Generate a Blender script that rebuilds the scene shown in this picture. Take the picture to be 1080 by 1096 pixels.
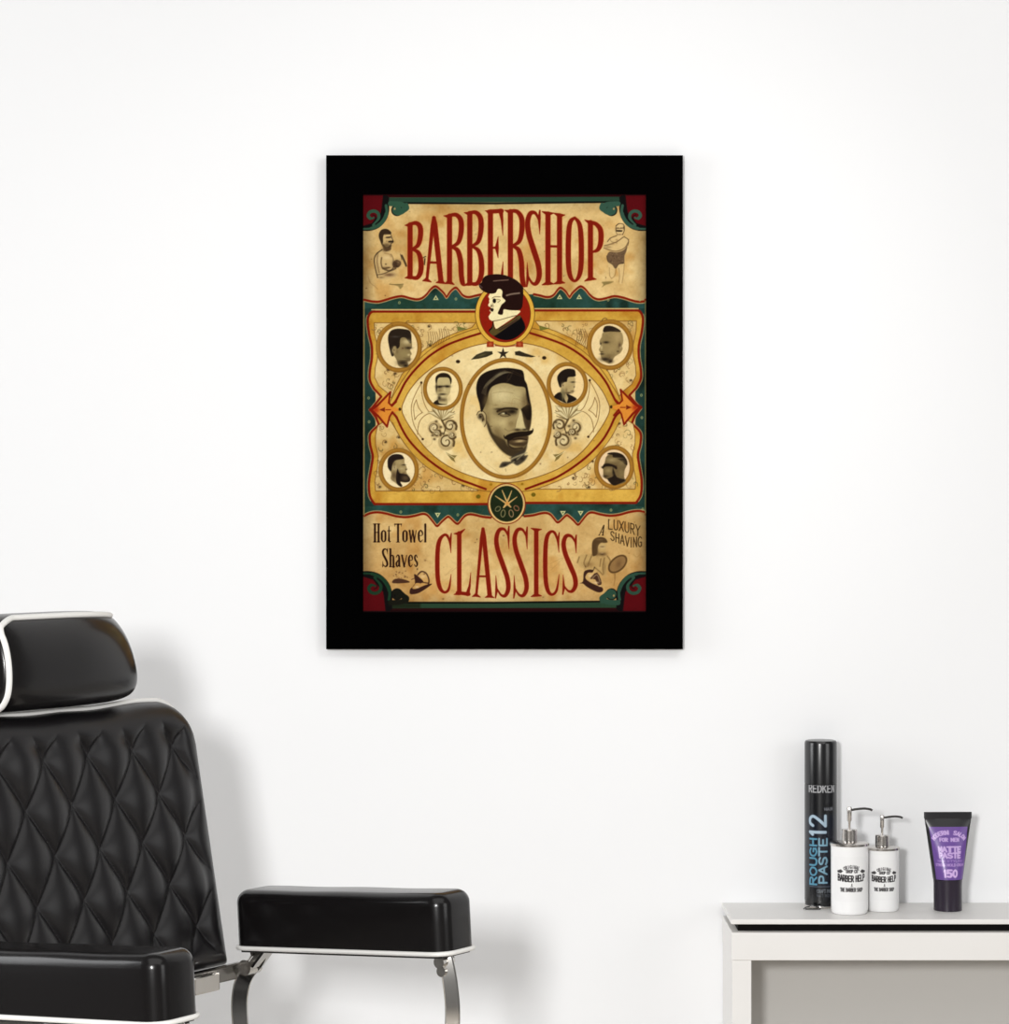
import bpy, bmesh, math, random
import numpy as np
from mathutils import Vector, Matrix
for o_ in list(bpy.data.objects): bpy.data.objects.remove(o_)
C = bpy.context.scene.collection
PI = math.pi
# ---------------------------------------------------------------- camera, world, lights, exposure
H = 1.35                     # eye height; the wall is the plane y = 0
DIST, FPX = 4.5, 2862.0      # distance to the wall, focal length in pixels of the 1080 px frame
cd = bpy.data.cameras.new('camera'); cam = bpy.data.objects.new('camera', cd); C.objects.link(cam)
cam.location = (0, -DIST, H); cam.rotation_euler = (PI / 2, 0, 0)
cd.sensor_fit = 'HORIZONTAL'; cd.sensor_width = 36.0; cd.lens = FPX / 1080 * 36.0 * 1.0
# 1096 is the larger side; the horizontal fit above keeps the lens tied to the 1080 px width
cd.clip_start = .05; cd.clip_end = 60
bpy.context.scene.camera = cam
w = bpy.data.worlds.new('world'); bpy.context.scene.world = w; w.use_nodes = True
bg = w.node_tree.nodes['Background']; bg.inputs[0].default_value = (1.0, .985, .965, 1); bg.inputs[1].default_value = .12
def area(name, loc, target, size, size_y, power, col=(1, 1, 1)):
    l = bpy.data.lights.new(name, 'AREA'); l.shape = 'RECTANGLE'; l.size = size; l.size_y = size_y; l.energy = power; l.color = col
    o = bpy.data.objects.new(name, l); C.objects.link(o); o.location = loc
    o.rotation_euler = (Vector(target) - Vector(loc)).to_track_quat('-Z', 'Y').to_euler(); return o
LW = (90, 42, 24, 30, .16)
area('key_lamp', (-.55, -4.25, H + .24), (2.2, 0, H - .9), .36, .36, LW[0], (1, .995, .985))
area('window_light', (-3.3, -1.15, 1.75), (0, -.35, 1.15), 1.3, 1.9, LW[1], (.97, .985, 1))
area('ceiling_light', (.3, -2.3, 2.95), (.1, -.6, .2), 3.2, 2.2, LW[2], (1, .985, .965))
area('right_fill', (3.1, -2.9, 1.55), (.9, 0, .8), 1.5, 1.7, 20, (1, 1, .995))  # added fill, lifts the right side of the wall
sl = bpy.data.lights.new('frame_shadow_spot', 'SPOT'); sl.energy = LW[3]; sl.spot_size = math.radians(40); sl.spot_blend = 1.0; sl.shadow_soft_size = .05  # added spot, throws the frame's shadow down and to the left
so = bpy.data.objects.new('frame_shadow_spot', sl); C.objects.link(so); so.location = (1.25, -2.1, H + 1.15)
so.rotation_euler = (Vector((0, 0, H + .17)) - so.location).to_track_quat('-Z', 'Y').to_euler()
bg.inputs[1].default_value = LW[4]
vs = bpy.context.scene.view_settings
vs.view_transform = 'Standard'; vs.look = 'None'; vs.exposure = .075; vs.gamma = 1.0; vs.use_curve_mapping = False
# ---------------------------------------------------------------- printed artwork, painted into numpy canvases
class Canvas:
    """A print, painted in numpy; becomes the per-vertex ink colour of a real sheet or label."""
    def __init__(s, x0, y0, x1, y1, k, col):
        s.x0, s.y0, s.k = x0, y0, k
        s.W = int(round((x1 - x0) * k)) + 1; s.H = int(round((y1 - y0) * k)) + 1
        s.a = np.empty((s.H, s.W, 3)); s.a[:] = np.array(col) / 255.0
    def region(s, xa, ya, xb, yb, pad):
        i0 = max(0, int((xa - pad - s.x0) * s.k)); i1 = min(s.W, int((xb + pad - s.x0) * s.k) + 2)
        j0 = max(0, int((ya - pad - s.y0) * s.k)); j1 = min(s.H, int((yb + pad - s.y0) * s.k) + 2)
        if i1 <= i0 or j1 <= j0: return None
        X, Y = np.meshgrid(s.x0 + np.arange(i0, i1) / s.k, s.y0 + np.arange(j0, j1) / s.k)
        return (slice(j0, j1), slice(i0, i1)), X, Y
    def put(s, sl, m, col, mul=False):
        c = np.array(col) / 255.0; v = s.a[sl]; m = m[..., None]
        s.a[sl] = v * (1 - m) + (v * c if mul else c) * m
    def poly(s, pts, col, a=1.0, soft=.35, mul=False):
        p = np.array(pts, float); r = s.region(p[:, 0].min(), p[:, 1].min(), p[:, 0].max(), p[:, 1].max(), soft * 2 + 1)
        if r is None: return
        sl, X, Y = r; ins = np.zeros(X.shape, bool); d = np.full(X.shape, 1e9)
        q = np.roll(p, -1, 0)
        for (ax, ay), (bx, by) in zip(p, q):
            ex, ey = bx - ax, by - ay
            t = np.clip(((X - ax) * ex + (Y - ay) * ey) / (ex * ex + ey * ey + 1e-12), 0, 1)
            d = np.minimum(d, (X - ax - t * ex) ** 2 + (Y - ay - t * ey) ** 2)
            if ay != by: ins ^= ((ay > Y) != (by > Y)) & (X < ex * (Y - ay) / ey + ax)
        d = np.sqrt(d); d = np.where(ins, d, -d)
        s.put(sl, np.clip(.5 + d / (2 * soft), 0, 1) * a, col, mul)
    def line(s, pts, w, col, a=1.0, soft=.35, mul=False, closed=False):
        p = [tuple(map(float, q[:2])) for q in pts]
        if closed: p.append(p[0])
        ws = list(w) if hasattr(w, '__len__') else [w] * len(p)
        if closed and len(ws) < len(p): ws.append(ws[0])
        P = np.array(p); m_ = max(ws) / 2 + soft * 2 + .5
        r = s.region(P[:, 0].min(), P[:, 1].min(), P[:, 0].max(), P[:, 1].max(), m_)
        if r is None: return
        sl, X, Y = r; D = np.full(X.shape, -1e9)
        for i in range(len(p) - 1):
            (ax, ay), (bx, by) = p[i], p[i + 1]; ex, ey = bx - ax, by - ay
            t = np.clip(((X - ax) * ex + (Y - ay) * ey) / (ex * ex + ey * ey + 1e-12), 0, 1)
            dd = np.hypot(X - ax - t * ex, Y - ay - t * ey)
            D = np.maximum(D, (ws[i] * (1 - t) + ws[i + 1] * t) / 2 - dd)
        s.put(sl, np.clip(.5 + D / (2 * soft), 0, 1) * a, col, mul)
    def ell(s, cx, cy, rx, ry, col, a=1.0, soft=.35, rot=0.0, ring=None, mul=False):
        R = max(rx, ry); r = s.region(cx - R, cy - R, cx + R, cy + R, soft * 2 + 2)
        if r is None: return
        sl, X, Y = r; c, n = math.cos(rot), math.sin(rot); u = (X - cx) * c + (Y - cy) * n; v = -(X - cx) * n + (Y - cy) * c
        q = np.hypot(u / rx, v / ry); g = np.hypot(u / rx ** 2, v / ry ** 2) / np.maximum(q, 1e-6); d = (1 - q) / np.maximum(g, 1e-6)
        if ring: d = ring / 2 - np.abs(d - ring / 2)
        s.put(sl, np.clip(.5 + d / (2 * soft), 0, 1) * a, col, mul)
    def blob(s, cx, cy, rx, ry, col, a=1.0, rot=0.0, mul=False):
        R = max(rx, ry) * 2.2; r = s.region(cx - R, cy - R, cx + R, cy + R, 0)
        if r is None: return
        sl, X, Y = r; c, n = math.cos(rot), math.sin(rot); u = (X - cx) * c + (Y - cy) * n; v = -(X - cx) * n + (Y - cy) * c
        s.put(sl, np.exp(-((u / rx) ** 2 + (v / ry) ** 2)) * a, col, mul)

def smooth(pts, n=6, closed=False):
    """Catmull-Rom through points of any dimension."""
    P = [np.array(p, float) for p in pts]; N = len(P); out = []
    for i in range(N if closed else N - 1):
        g = (lambda k: P[k % N]) if closed else (lambda k: P[min(max(k, 0), N - 1)])
        a, b, c, d = g(i - 1), g(i), g(i + 1), g(i + 2)
        for j in range(n):
            t = j / n; out.append(.5 * ((2 * b) + (c - a) * t + (2 * a - 5 * b + 4 * c - d) * t * t + (3 * b - a - 3 * c + d) * t ** 3))
    if not closed: out.append(P[-1])
    return out

def fnoise(W, H, cell, seed):
    rg = np.random.RandomState(seed); gw, gh = int(W / cell) + 3, int(H / cell) + 3; g = rg.rand(gh, gw)
    x = np.arange(W) / cell; y = np.arange(H) / cell; xi = x.astype(int); yi = y.astype(int)
    fx = (x - xi); fy = (y - yi); fx = fx * fx * (3 - 2 * fx); fy = (fy * fy * (3 - 2 * fy))[:, None]
    A = g[yi][:, xi]; B = g[yi][:, xi + 1]; C_ = g[yi + 1][:, xi]; D = g[yi + 1][:, xi + 1]
    return (A * (1 - fx) + B * fx) * (1 - fy) + (C_ * (1 - fx) + D * fx) * fy

# glyphs: strokes of (x, y, width) in a unit box, y downwards; 's' marks a stroke to be smoothed
SER = {
 'B': [((.28,.04,1),(.28,.96,1)), 's', ((.25,.03,.6),(.6,.035,.8),(.83,.12,1),(.84,.28,1),(.7,.42,.8),(.35,.475,.4)), 's', ((.35,.475,.4),(.7,.53,.8),(.86,.66,1),(.86,.85,1),(.65,.965,.8),(.28,.97,.6)), ((0,.02,.15),(.28,.045,.9)), ((0,1,.15),(.28,.97,.9))],
 'A': [((.5,.02,.7),(.43,.14,.75),(.16,.97,.55)), ((.5,.02,.7),(.54,.12,1),(.84,.965,1)), ((.3,.7,.45),(.7,.7,.45)), ((-.04,1,.2),(.14,.975,.8),(.36,1,.2)), ((.62,1,.2),(.84,.975,.9),(1.06,1,.2))],
 'R': [((.28,.04,1),(.28,.96,1)), 's', ((.25,.03,.6),(.6,.035,.8),(.83,.12,1),(.84,.28,1),(.7,.42,.8),(.35,.475,.4)), 's', ((.4,.48,.5),(.68,.53,.9),(.82,.68,1),(.85,.85,1),(.92,.97,.9),(1.05,1,.2)), ((0,.02,.15),(.28,.045,.9)), ((.05,1,.2),(.28,.97,.9),(.5,1,.2))],
 'E': [((.28,.04,1),(.28,.96,1)), ((.2,.035,.8),(.9,.03,.8)), ((.84,.03,.9),(.92,.15,.5),(.96,.34,.1)), ((.3,.5,.35),(.62,.5,.45)), ((.7,.36,.1),(.63,.5,.75),(.7,.63,.1)), ((.28,.965,.8),(.9,.97,.8)), ((.82,.97,.9),(.92,.85,.5),(.97,.68,.1)), ((0,.02,.15),(.28,.045,.9)), ((0,1,.15),(.28,.97,.9))],
 'S': ['s', ((.85,.13,.35),(.62,.04,.6),(.3,.05,.85),(.13,.17,1),(.22,.33,1.05),(.52,.53,1.1),(.8,.72,1.05),(.86,.87,1),(.68,.965,.8),(.42,.96,.5),(.16,.87,.35)), ((.9,.0,.3),(.86,.1,.6),(.9,.31,.1)), ((.08,1.0,.3),(.14,.9,.6),(.1,.69,.1))],
 'H': [((.24,.04,1),(.24,.96,1)), ((.78,.04,1),(.78,.96,1)), ((.24,.47,.45),(.78,.47,.45)), ((-.02,.01,.2),(.24,.03,.9),(.5,.01,.2)), ((.52,.01,.2),(.78,.03,.9),(1.02,.01,.2)), ((-.02,.99,.2),(.24,.97,.9),(.5,.99,.2)), ((.52,.99,.2),(.78,.97,.9),(1.02,.99,.2))],
 'O': ['s', ((.5,.02,.5),(.24,.1,.85),(.14,.3,1),(.13,.7,1),(.24,.9,.85),(.5,.98,.5),(.76,.9,.85),(.87,.7,1),(.86,.3,1),(.76,.1,.85),(.5,.02,.5))],
 'P': [((.3,.04,1),(.3,.96,1)), 's', ((.25,.035,.6),(.6,.04,.8),(.84,.13,1),(.85,.34,1),(.7,.48,.8),(.4,.53,.35)), ((0,.02,.15),(.3,.045,.9)), ((0,1,.2),(.3,.97,.9),(.6,1,.2))],
 'C': ['s', ((.88,.18,.3),(.72,.05,.6),(.5,.02,.6),(.24,.1,.9),(.13,.3,1),(.13,.7,1),(.26,.91,.9),(.52,.985,.6),(.8,.92,.55),(.94,.68,.12)), ((.95,.02,.25),(.88,.14,.6),(.93,.33,.1))],
 'L': [((.3,.04,1),(.3,.96,1)), ((.2,.965,.8),(.85,.97,.8)), ((.78,.97,.9),(.9,.85,.5),(.97,.65,.1)), ((0,.03,.2),(.3,.045,.9),(.62,-.01,.2)), ((0,1,.15),(.3,.97,.9))],
 'I': [((.5,.04,1),(.5,.96,1)), ((.0,.01,.2),(.5,.03,.9),(1,.01,.2)), ((0,.99,.2),(.5,.97,.9),(1,.99,.2))],
 'T': [((.5,.04,1),(.5,.96,1)), ((.0,.03,.5),(1,.03,.5)), ((.03,.02,.4),(.0,.15,.1)), ((.97,.02,.4),(1,.15,.1)), ((.25,1,.2),(.5,.98,.6),(.75,1,.2))],
 'o': ['s', ((.5,.36,.4),(.2,.46,.9),(.17,.68,1),(.2,.88,.9),(.5,.98,.4),(.8,.88,.9),(.83,.68,1),(.8,.46,.9),(.5,.36,.4))],
 't': [((.45,.14,.4),(.45,.9,1),(.65,.98,.6),(.95,.95,.2)), ((.1,.38,.4),(.9,.38,.4))],
 'w': [((.12,.37,.8),(.3,.98,.9)), ((.3,.98,.5),(.5,.37,.4)), ((.5,.37,.8),(.7,.98,.9)), ((.7,.98,.5),(.9,.37,.4)), ((0,.38,.2),(.25,.38,.2))],
 'e': ['s', ((.2,.64,.35),(.82,.62,.4),(.8,.45,.8),(.5,.36,.5),(.2,.48,.9),(.16,.7,1),(.25,.9,.8),(.55,.98,.5),(.88,.86,.2))],
 'l': [((.5,.04,1),(.5,.96,1)), ((.15,.02,.2),(.5,.02,.5)), ((.1,.99,.2),(.5,.98,.5),(.9,.99,.2))],
 'h': [((.25,.04,1),(.25,.96,1)), 's', ((.25,.5,.3),(.5,.37,.5),(.75,.45,.9),(.78,.7,1),(.78,1,1)), ((.0,.02,.2),(.25,.02,.5)), ((.05,.99,.3),(.48,.99,.3)), ((.58,.99,.3),(1,.99,.3))],
 'a': ['s', ((.15,.47,.4),(.4,.36,.5),(.7,.43,.9),(.74,.7,1),(.76,.93,1),(.98,.97,.3)), 's', ((.72,.6,.3),(.35,.7,.6),(.15,.83,.9),(.35,.98,.6),(.72,.85,.3))],
 'v': [((.1,.37,.8),(.5,.98,.9)), ((.5,.98,.5),(.9,.37,.4)), ((0,.38,.2),(.3,.38,.2))],
 's': ['s', ((.8,.48,.4),(.5,.36,.5),(.22,.46,.8),(.35,.62,.9),(.7,.74,.9),(.8,.88,.8),(.5,.98,.5),(.15,.88,.4))],
}
SAN = {
 'A': [((0,1),(.5,0),(1,1)), ((.2,.65),(.8,.65))], 'B': [((.1,0),(.1,1)), 's', ((.1,0),(.8,.05),(.85,.25),(.7,.45),(.1,.48)), 's', ((.1,.48),(.8,.52),(.95,.75),(.8,.96),(.1,1))],
 'C': ['s', ((.95,.15),(.5,0),(.08,.25),(.08,.75),(.5,1),(.95,.85))], 'D': [((.1,0),(.1,1)), 's', ((.1,0),(.6,.03),(.95,.3),(.95,.7),(.6,.97),(.1,1))],
 'E': [((.95,0),(.1,0),(.1,1),(.95,1)), ((.1,.5),(.8,.5))], 'F': [((.95,0),(.1,0),(.1,1)), ((.1,.5),(.8,.5))],
 'G': ['s', ((.92,.15),(.5,0),(.08,.25),(.08,.75),(.5,1),(.92,.88)), ((.92,.9),(.92,.55),(.55,.55))], 'H': [((.1,0),(.1,1)), ((.9,0),(.9,1)), ((.1,.5),(.9,.5))],
 'I': [((.5,0),(.5,1))], 'K': [((.1,0),(.1,1)), ((.95,0),(.12,.55)), ((.4,.4),(.95,1))], 'L': [((.1,0),(.1,1),(.95,1))], 'M': [((.05,1),(.05,0),(.5,.7),(.95,0),(.95,1))],
 'N': [((.1,1),(.1,0),(.9,1),(.9,0))], 'O': ['s', ((.5,0),(.08,.25),(.08,.75),(.5,1),(.92,.75),(.92,.25),(.5,0))], 'P': [((.1,1),(.1,0)), 's', ((.1,0),(.75,.03),(.92,.27),(.75,.52),(.1,.55))],
 'R': [((.1,1),(.1,0)), 's', ((.1,0),(.75,.03),(.92,.25),(.75,.48),(.1,.5)), ((.45,.5),(.95,1))], 'S': ['s', ((.9,.12),(.5,0),(.12,.15),(.2,.4),(.8,.58),(.9,.85),(.5,1),(.08,.87))],
 'T': [((0,0),(1,0)), ((.5,0),(.5,1))], 'U': ['s', ((.08,0),(.08,.7),(.25,.95),(.5,1),(.75,.95),(.92,.7),(.92,0))], 'V': [((0,0),(.5,1),(1,0))], 'X': [((0,0),(1,1)), ((1,0),(0,1))], 'Y': [((0,0),(.5,.5),(1,0)), ((.5,.5),(.5,1))],
 '1': [((.2,.2),(.55,0),(.55,1))], '2': ['s', ((.08,.22),(.3,.02),(.7,.02),(.9,.25),(.6,.6),(.08,1)), ((.08,1),(.95,1))], '5': [((.9,0),(.2,0),(.15,.45)), 's', ((.15,.45),(.6,.4),(.92,.65),(.7,.97),(.1,.92))], '0': ['s', ((.5,0),(.08,.25),(.08,.75),(.5,1),(.92,.75),(.92,.25),(.5,0))],
 '&': ['s', ((.95,1),(.3,.3),(.4,0),(.7,.1),(.2,.6),(.3,1),(.7,.9),(.95,.5))],
}
def glyph(cv, tab, ch, warp, T, col, a=1, soft=.35):
    sm = False
    for st in tab.get(ch, []):
        if st == 's': sm = True; continue
        p = [(q[0], q[1], q[2] if len(q) > 2 else 1.0) for q in st]
        if sm: p = smooth(p, 5)
        elif len(p) == 2: p = [tuple(np.array(p[0]) * (1 - t) + np.array(p[1]) * t) for t in (0, .25, .5, .75, 1)]
        sm = False
        cv.line([warp(q[0], q[1]) for q in p], [max(.05, q[2]) * T for q in p], col, a, soft)
def word(cv, tab, txt, x0, x1, top, bot, T, col, gap=.18, widths=None, a=1, soft=.35):
    """Letters side by side between x0 and x1; top(x) and bot(x) give the type its arch."""
    f = top if callable(top) else (lambda x: top); g = bot if callable(bot) else (lambda x: bot)
    ws = [(widths or {}).get(c, .55 if c == ' ' else .45 if c in 'I1' else 1.0) for c in txt]
    u = (x1 - x0) / (sum(ws) + gap * (len(txt) - 1)); x = x0
    for c, w in zip(txt, ws):
        def warp(a_, b_, x=x, w=w):
            X = x + a_ * w * u; return (X, f(X) + (g(X) - f(X)) * b_)
        glyph(cv, tab, c, warp, T, col, a, soft); x += (w + gap) * u
def arcword(cv, tab, txt, cx, cy, r, a0, a1, h, T, col, soft=.3):
    n = len(txt)
    for i, c in enumerate(txt):
        am = a0 + (a1 - a0) * (i + .5) / n; hw = (a1 - a0) / n * .38
        glyph(cv, tab, c, lambda u, v: (cx + (r - v * h) * math.sin(am + (u - .5) * 2 * hw), cy - (r - v * h) * math.cos(am + (u - .5) * 2 * hw)), T, col, 1, soft)

def tr(ox, oy, k, pts): return [(ox + p[0] / k, oy + p[1] / k) + tuple(p[2:]) for p in pts]

def paint_poster():
    K = 2.0; cv = Canvas(388, 207, 692, 656, K, (216, 178, 112)); W, H = cv.W, cv.H
    xs = cv.x0 + np.arange(W) / K; ys = cv.y0 + np.arange(H) / K; X, Y = np.meshgrid(xs, ys)
    def aged(seed, lo, hi, stain):
        n = .42 * fnoise(W, H, 90, seed) + .28 * fnoise(W, H, 34, seed + 1) + .18 * fnoise(W, H, 12, seed + 2) + .12 * fnoise(W, H, 4, seed + 3)
        n = np.clip((n - .28) / .44, 0, 1)[..., None]
        c = (np.array(lo) * (1 - n) + np.array(hi) * n) / 255.
        s_ = np.clip((fnoise(W, H, 50, seed + 7) * .6 + fnoise(W, H, 17, seed + 8) * .4 - .56) / .25, 0, 1)[..., None] * .55
        return c * (1 - s_) + c * np.array(stain) / 255. * s_
    paper = aged(3, (202, 164, 100), (236, 204, 140), (225, 192, 140))
    edge = np.clip(1 - np.minimum(np.minimum(X - 389, 690 - X) / 16, np.minimum(Y - 209, 654 - Y) / 22), 0, 1) ** 1.5
    low = np.clip((Y - 540) / 115, 0, 1) * np.clip(np.abs(X - 540) / 150, 0, 1)
    paper = paper * (1 - .30 * edge[..., None]) * (1 - low[..., None] * np.array([.16, .26, .38]))
    cv.a[:] = paper
    yel = aged(21, (192, 144, 50), (222, 176, 76), (205, 160, 80)); lit = aged(33, (228, 198, 136), (246, 224, 166), (236, 210, 150))
    grn = aged(41, (30, 58, 44), (44, 80, 74), (78, 82, 58))
    def fillwith(pts, tex):
        m = Canvas(388, 207, 692, 656, K, (0, 0, 0)); m.poly(pts, (255, 255, 255)); a = m.a[..., :1]
        cv.a[:] = cv.a * (1 - a) + tex * a
    RED = (128, 26, 8); DRED = (98, 14, 8); BR = (110, 70, 25); CREAM = (225, 190, 120); INK = (38, 24, 14)
    # tiny engraved scraps in the parchment
    mx = lambda pts, c: [(2 * c - p[0], p[1]) + tuple(p[2:]) for p in pts]
    # ---- green bands with their wavy red edge
    wt = [(390,321),(397,322.5),(405,323),(413,321),(421,318.5),(430,317),(438,319),(446,320.5),(452,319),(457,315),(461,310),(466,306.5),(471,310),(475,314),(478,318),(482,312.5),(485,309.5),(488,308),(491,311),(494,315),(498,317.5),(503,318),(509,316.5),(516,315)]
    wtr = mx(wt, 543.8); wtr = [(min(691, x), y) for x, y in wtr]
    band_t = wt + [(560, 316)] + wtr[::-1]
    fillwith([(390, 334)] + wt + wtr[::-1] + [(691, 334)], grn)
    wb = [(390,552),(394,550),(400,548.5),(407,548.5),(415,550),(424,552.5),(434,553.5),(444,552),(452,550),(457,551),(461,555),(465,560),(468,563),(472,559),(477,554.5),(480,553),(483,555),(487,559),(490,560.5),(493,557),(497,552.5),(502,550.5),(508,551),(516,553),(525,554)]
    wbr = [(min(691, 2 * 543.3 - x), y - 1.5) for x, y in wb]
    fillwith([(390, 536)] + wb + wbr[::-1] + [(691, 536)], grn)
    fillwith([(390, 330), (402, 330), (402, 542), (390, 542)], grn * .8); fillwith([(680, 330), (691, 330), (691, 542), (680, 542)], grn * .8)
    for w_ in (wt, wtr, wb, wbr):
        s_ = smooth(w_, 3); cv.line(s_, 2.6, RED); dy = 1.6 if w_ in (wt, wtr) else -1.6
        cv.line([(p[0], p[1] + dy) for p in s_], .8, CREAM, .75)
    cv.line([(398, 331.5), (512, 331.5)], 1.3, CREAM, .9); cv.line([(569, 330.5), (683, 330.5)], 1.3, CREAM, .9)
    cv.line([(390, 324), (390, 552)], 1.0, (120, 120, 70), .8); cv.line([(690.6, 322), (690.6, 552)], 1.0, (120, 120, 70), .8)
    for x, y in ((466.5, 319), (599, 318), (620, 318)): cv.poly([(x - 3, y + 2), (x, y - 3), (x + 3, y + 2)], (205, 200, 140)); cv.poly([(x - 1.2, y + 1), (x, y - 1), (x + 1.2, y + 1)], (40, 70, 50))
    for x, y in ((468.5, 551), (602.5, 549), (621.5, 549)): cv.poly([(x - 3, y - 2), (x, y + 3), (x + 3, y - 2)], (215, 210, 150)); cv.poly([(x - 1.2, y - 1), (x, y + 1), (x + 1.2, y - 1)], (60, 90, 50))
    for x, y in ((427.5, 324), (488, 320), (651, 321), (685, 321), (429, 548), (490, 551), (654, 546), (688, 545), (394.5, 426), (395, 451.5), (686.5, 423), (687, 447)): cv.ell(x, y, 1.3, 1.5, (170, 170, 110), .8, ring=.8)
    # ---- main panel
    L = [(523,333.5),(402,333.5),(397,334.5),(393.6,342),(395,357),(398,371),(398,384),(396,396),(396,407),(400.5,416.5),(408,424.5),(402,432),(396.5,438.6),(402.5,447),(405.5,454.5),(396.5,464),(396.3,476),(399,488),(397.5,500),(395,516),(396,531),(401,539.5),(523,539.5)]
    Rr = mx(L, 540.9); panel = L + [(x, y - 1.3) for x, y in Rr[::-1]]
    fillwith(panel, yel)
    def seg(p, i, j): return p[i:j]
    for q, dy in ((L, 0), (Rr, -1.3)):
        q = [(x, y + dy) for x, y in q]
        s_ = q[:2] + smooth(q[1:10], 4) + [q[10]] + q[10:13] + q[12:14] + [q[14]] + smooth(q[14:22], 4) + q[21:]
        cv.line(s_, 2.5, RED); cx_ = 540.9
        cv.line([(x + (-1.8 if x < cx_ else 1.8), y) for x, y in s_ if 336 < y < 537], .7, CREAM, .7)
        cv.line([(x, y + (-1.7 if y < 400 else 0)) for x, y in q[:2]], .8, CREAM, .7)
    # spandrels of pale paper with doodled scrollwork
    up = [(400.5,345.5),(509,345.5),(505,350.5),(487,356.5),(470,364),(454,374.5),(440,388),(430,401),(423.5,414),(419,426),(414,420),(405.5,413),(401,404),(401.5,394),(404,384),(404,371),(401,357)]
    dn = [(404,456),(411,451),(417,449),(424,460),(432,473),(444,486.5),(459,498.5),(476,508.5),(492,515.5),(507,520.5),(512,525.5),(402,525.5),(401,516),(404,500),(405,488),(402,476),(402,466)]
    span = aged(55, (208, 172, 104), (236, 206, 142), (220, 180, 110))
    rg = random.Random(5)
    for q, c in ((up, 0), (mx(up, 540.9), 1), (dn, 0), (mx(dn, 540.9), 1)):
        q = [(x, y - (2 if c else 0)) for x, y in q]
        fillwith(q, span); cv.line(q, .8, BR, .8, closed=True)
        xs_ = [p[0] for p in q]; ys_ = [p[1] for p in q]; n = 0
        while n < 80:
            x = rg.uniform(min(xs_), max(xs_)); y = rg.uniform(min(ys_), max(ys_)); ins = False
            for i in range(len(q)):
                (ax, ay), (bx, by) = q[i], q[(i + 1) % len(q)]
                if (ay > y) != (by > y) and x < (bx - ax) * (y - ay) / (by - ay) + ax: ins = not ins
            if not ins or min(math.hypot(x - p[0], y - p[1]) for p in q) < 3.5: continue
            n += 1; r = rg.uniform(1.4, 4.2); a0 = rg.uniform(0, 6.3); tw = rg.choice((-1, 1)); k = rg.uniform(2.5, 5)
            cv.line([(x + r * (1 - t / 10) * math.cos(a0 + tw * k * t / 7), y + r * (1 - t / 10) * 1.1 * math.sin(a0 + tw * k * t / 7)) for t in range(9)], rg.choice((.5, .7, .9)), rg.choice(((120, 84, 44), (96, 66, 34), (140, 104, 60), (90, 84, 44))), rg.uniform(.45, .85))
            if n % 9 == 0: cv.blob(x, y, 1.5, 1.2, (40, 24, 12), .9)
    for x0, y0 in ((458, 355), (470, 352), (617, 352), (626, 357)):
        for k in range(5): cv.line(smooth([(x0 + k * 2.2, y0), (x0 + k * 2.5 + 1, y0 + 8), (x0 + k * 2 - 1, y0 + 17)], 4), .7, (105, 74, 38), .7)
    for x, y in ((494, 351.5), (582, 351)): cv.poly([(x - 5, y - 2.4), (x + 7, y + .5), (x - 4, y + 3)], (90, 98, 40), .8)
    # ---- lens-shaped field and its red line
    ol = [(416,436.5),(423,430),(428,420.5),(434,409),(444,396),(459,381.5),(477,370),(496,362.5),(515,356.5)]
    il = [(430,438),(433,428),(439,417),(450,404),(467,390.5),(489,377),(512,369),(541,366)]
    ib = [(541,516.5),(522,514.5),(500,508),(479,498.5),(459,483),(444,464.5),(434,449)]
    field = il + mx(il, 541.3)[::-1][1:] + mx(ib, 541.3)[::-1] + ib[1:]
    outer = [(414,438),(420,425),(429,410),(441,393),(457,377),(474,366),(494,357),(514,351),(541,348)]; ob = [(541,527),(515,525),(496,519),(476,510.5),(457,500),(442,486),(429,469),(420,452)]
    fillwith(outer + mx(outer, 541.3)[::-1][1:] + mx(ob, 541.3)[::-1] + ob[1:], yel)
    for q in (outer, mx(outer, 541.3), ob, mx(ob, 541.3)): cv.line(smooth(q, 4), .8, BR, .8)
    fillwith([tuple(p) for p in smooth(field, 3, True)], lit)
    cv.line(smooth(field, 3, True), .9, BR, .85, closed=True)
    g1 = smooth(ol, 4); lo_ = smooth([(418,440),(424,446),(430,458.5),(438,471.5),(452,486.5),(469,500),(488,511.5),(505,518),(520,523.5)], 4)
    for q in (g1, mx(g1, 541.3), lo_, mx(lo_, 541.3)):
        cv.line(q, 2.4, RED); cv.line(q, .7, DRED, .8)
    # arrowheads at the lens tips
    for sgn in (0, 1):
        f = (lambda p: p) if not sgn else (lambda p: [(x, y - 2.5) for x, y in mx(p, 541.1)])
        cv.poly(f([(397,438.6),(404,433.5),(418,419),(416.5,431),(421,435.5),(430,438.5),(421,441.5),(417,446),(414.5,457),(406,446)]), (222, 140, 50))
        cv.blob(*f([(402, 438.6)])[0], 4, 4, (160, 30, 10), .8)
        cv.line(f([(396.5,438.6),(404,434),(418,419.5),(416,431),(419.5,434.5),(424,430)]), [3.4,2.4,2,1.8,2,2.2], RED); cv.line(f([(396.5,438.6),(405,445.5),(414.3,456.8),(417,446),(420,441),(425,447)]), [3.4,2.4,2,1.8,2,2.2], RED)
        cv.poly(f([(406,438.6),(412,435.8),(412,441)]), (120, 40, 15)); cv.line(f([(413,438.6),(418,438.6)]), 1, RED); cv.ell(*f([(428, 438)])[0], 1.4, 1.8, INK, .85)
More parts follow.
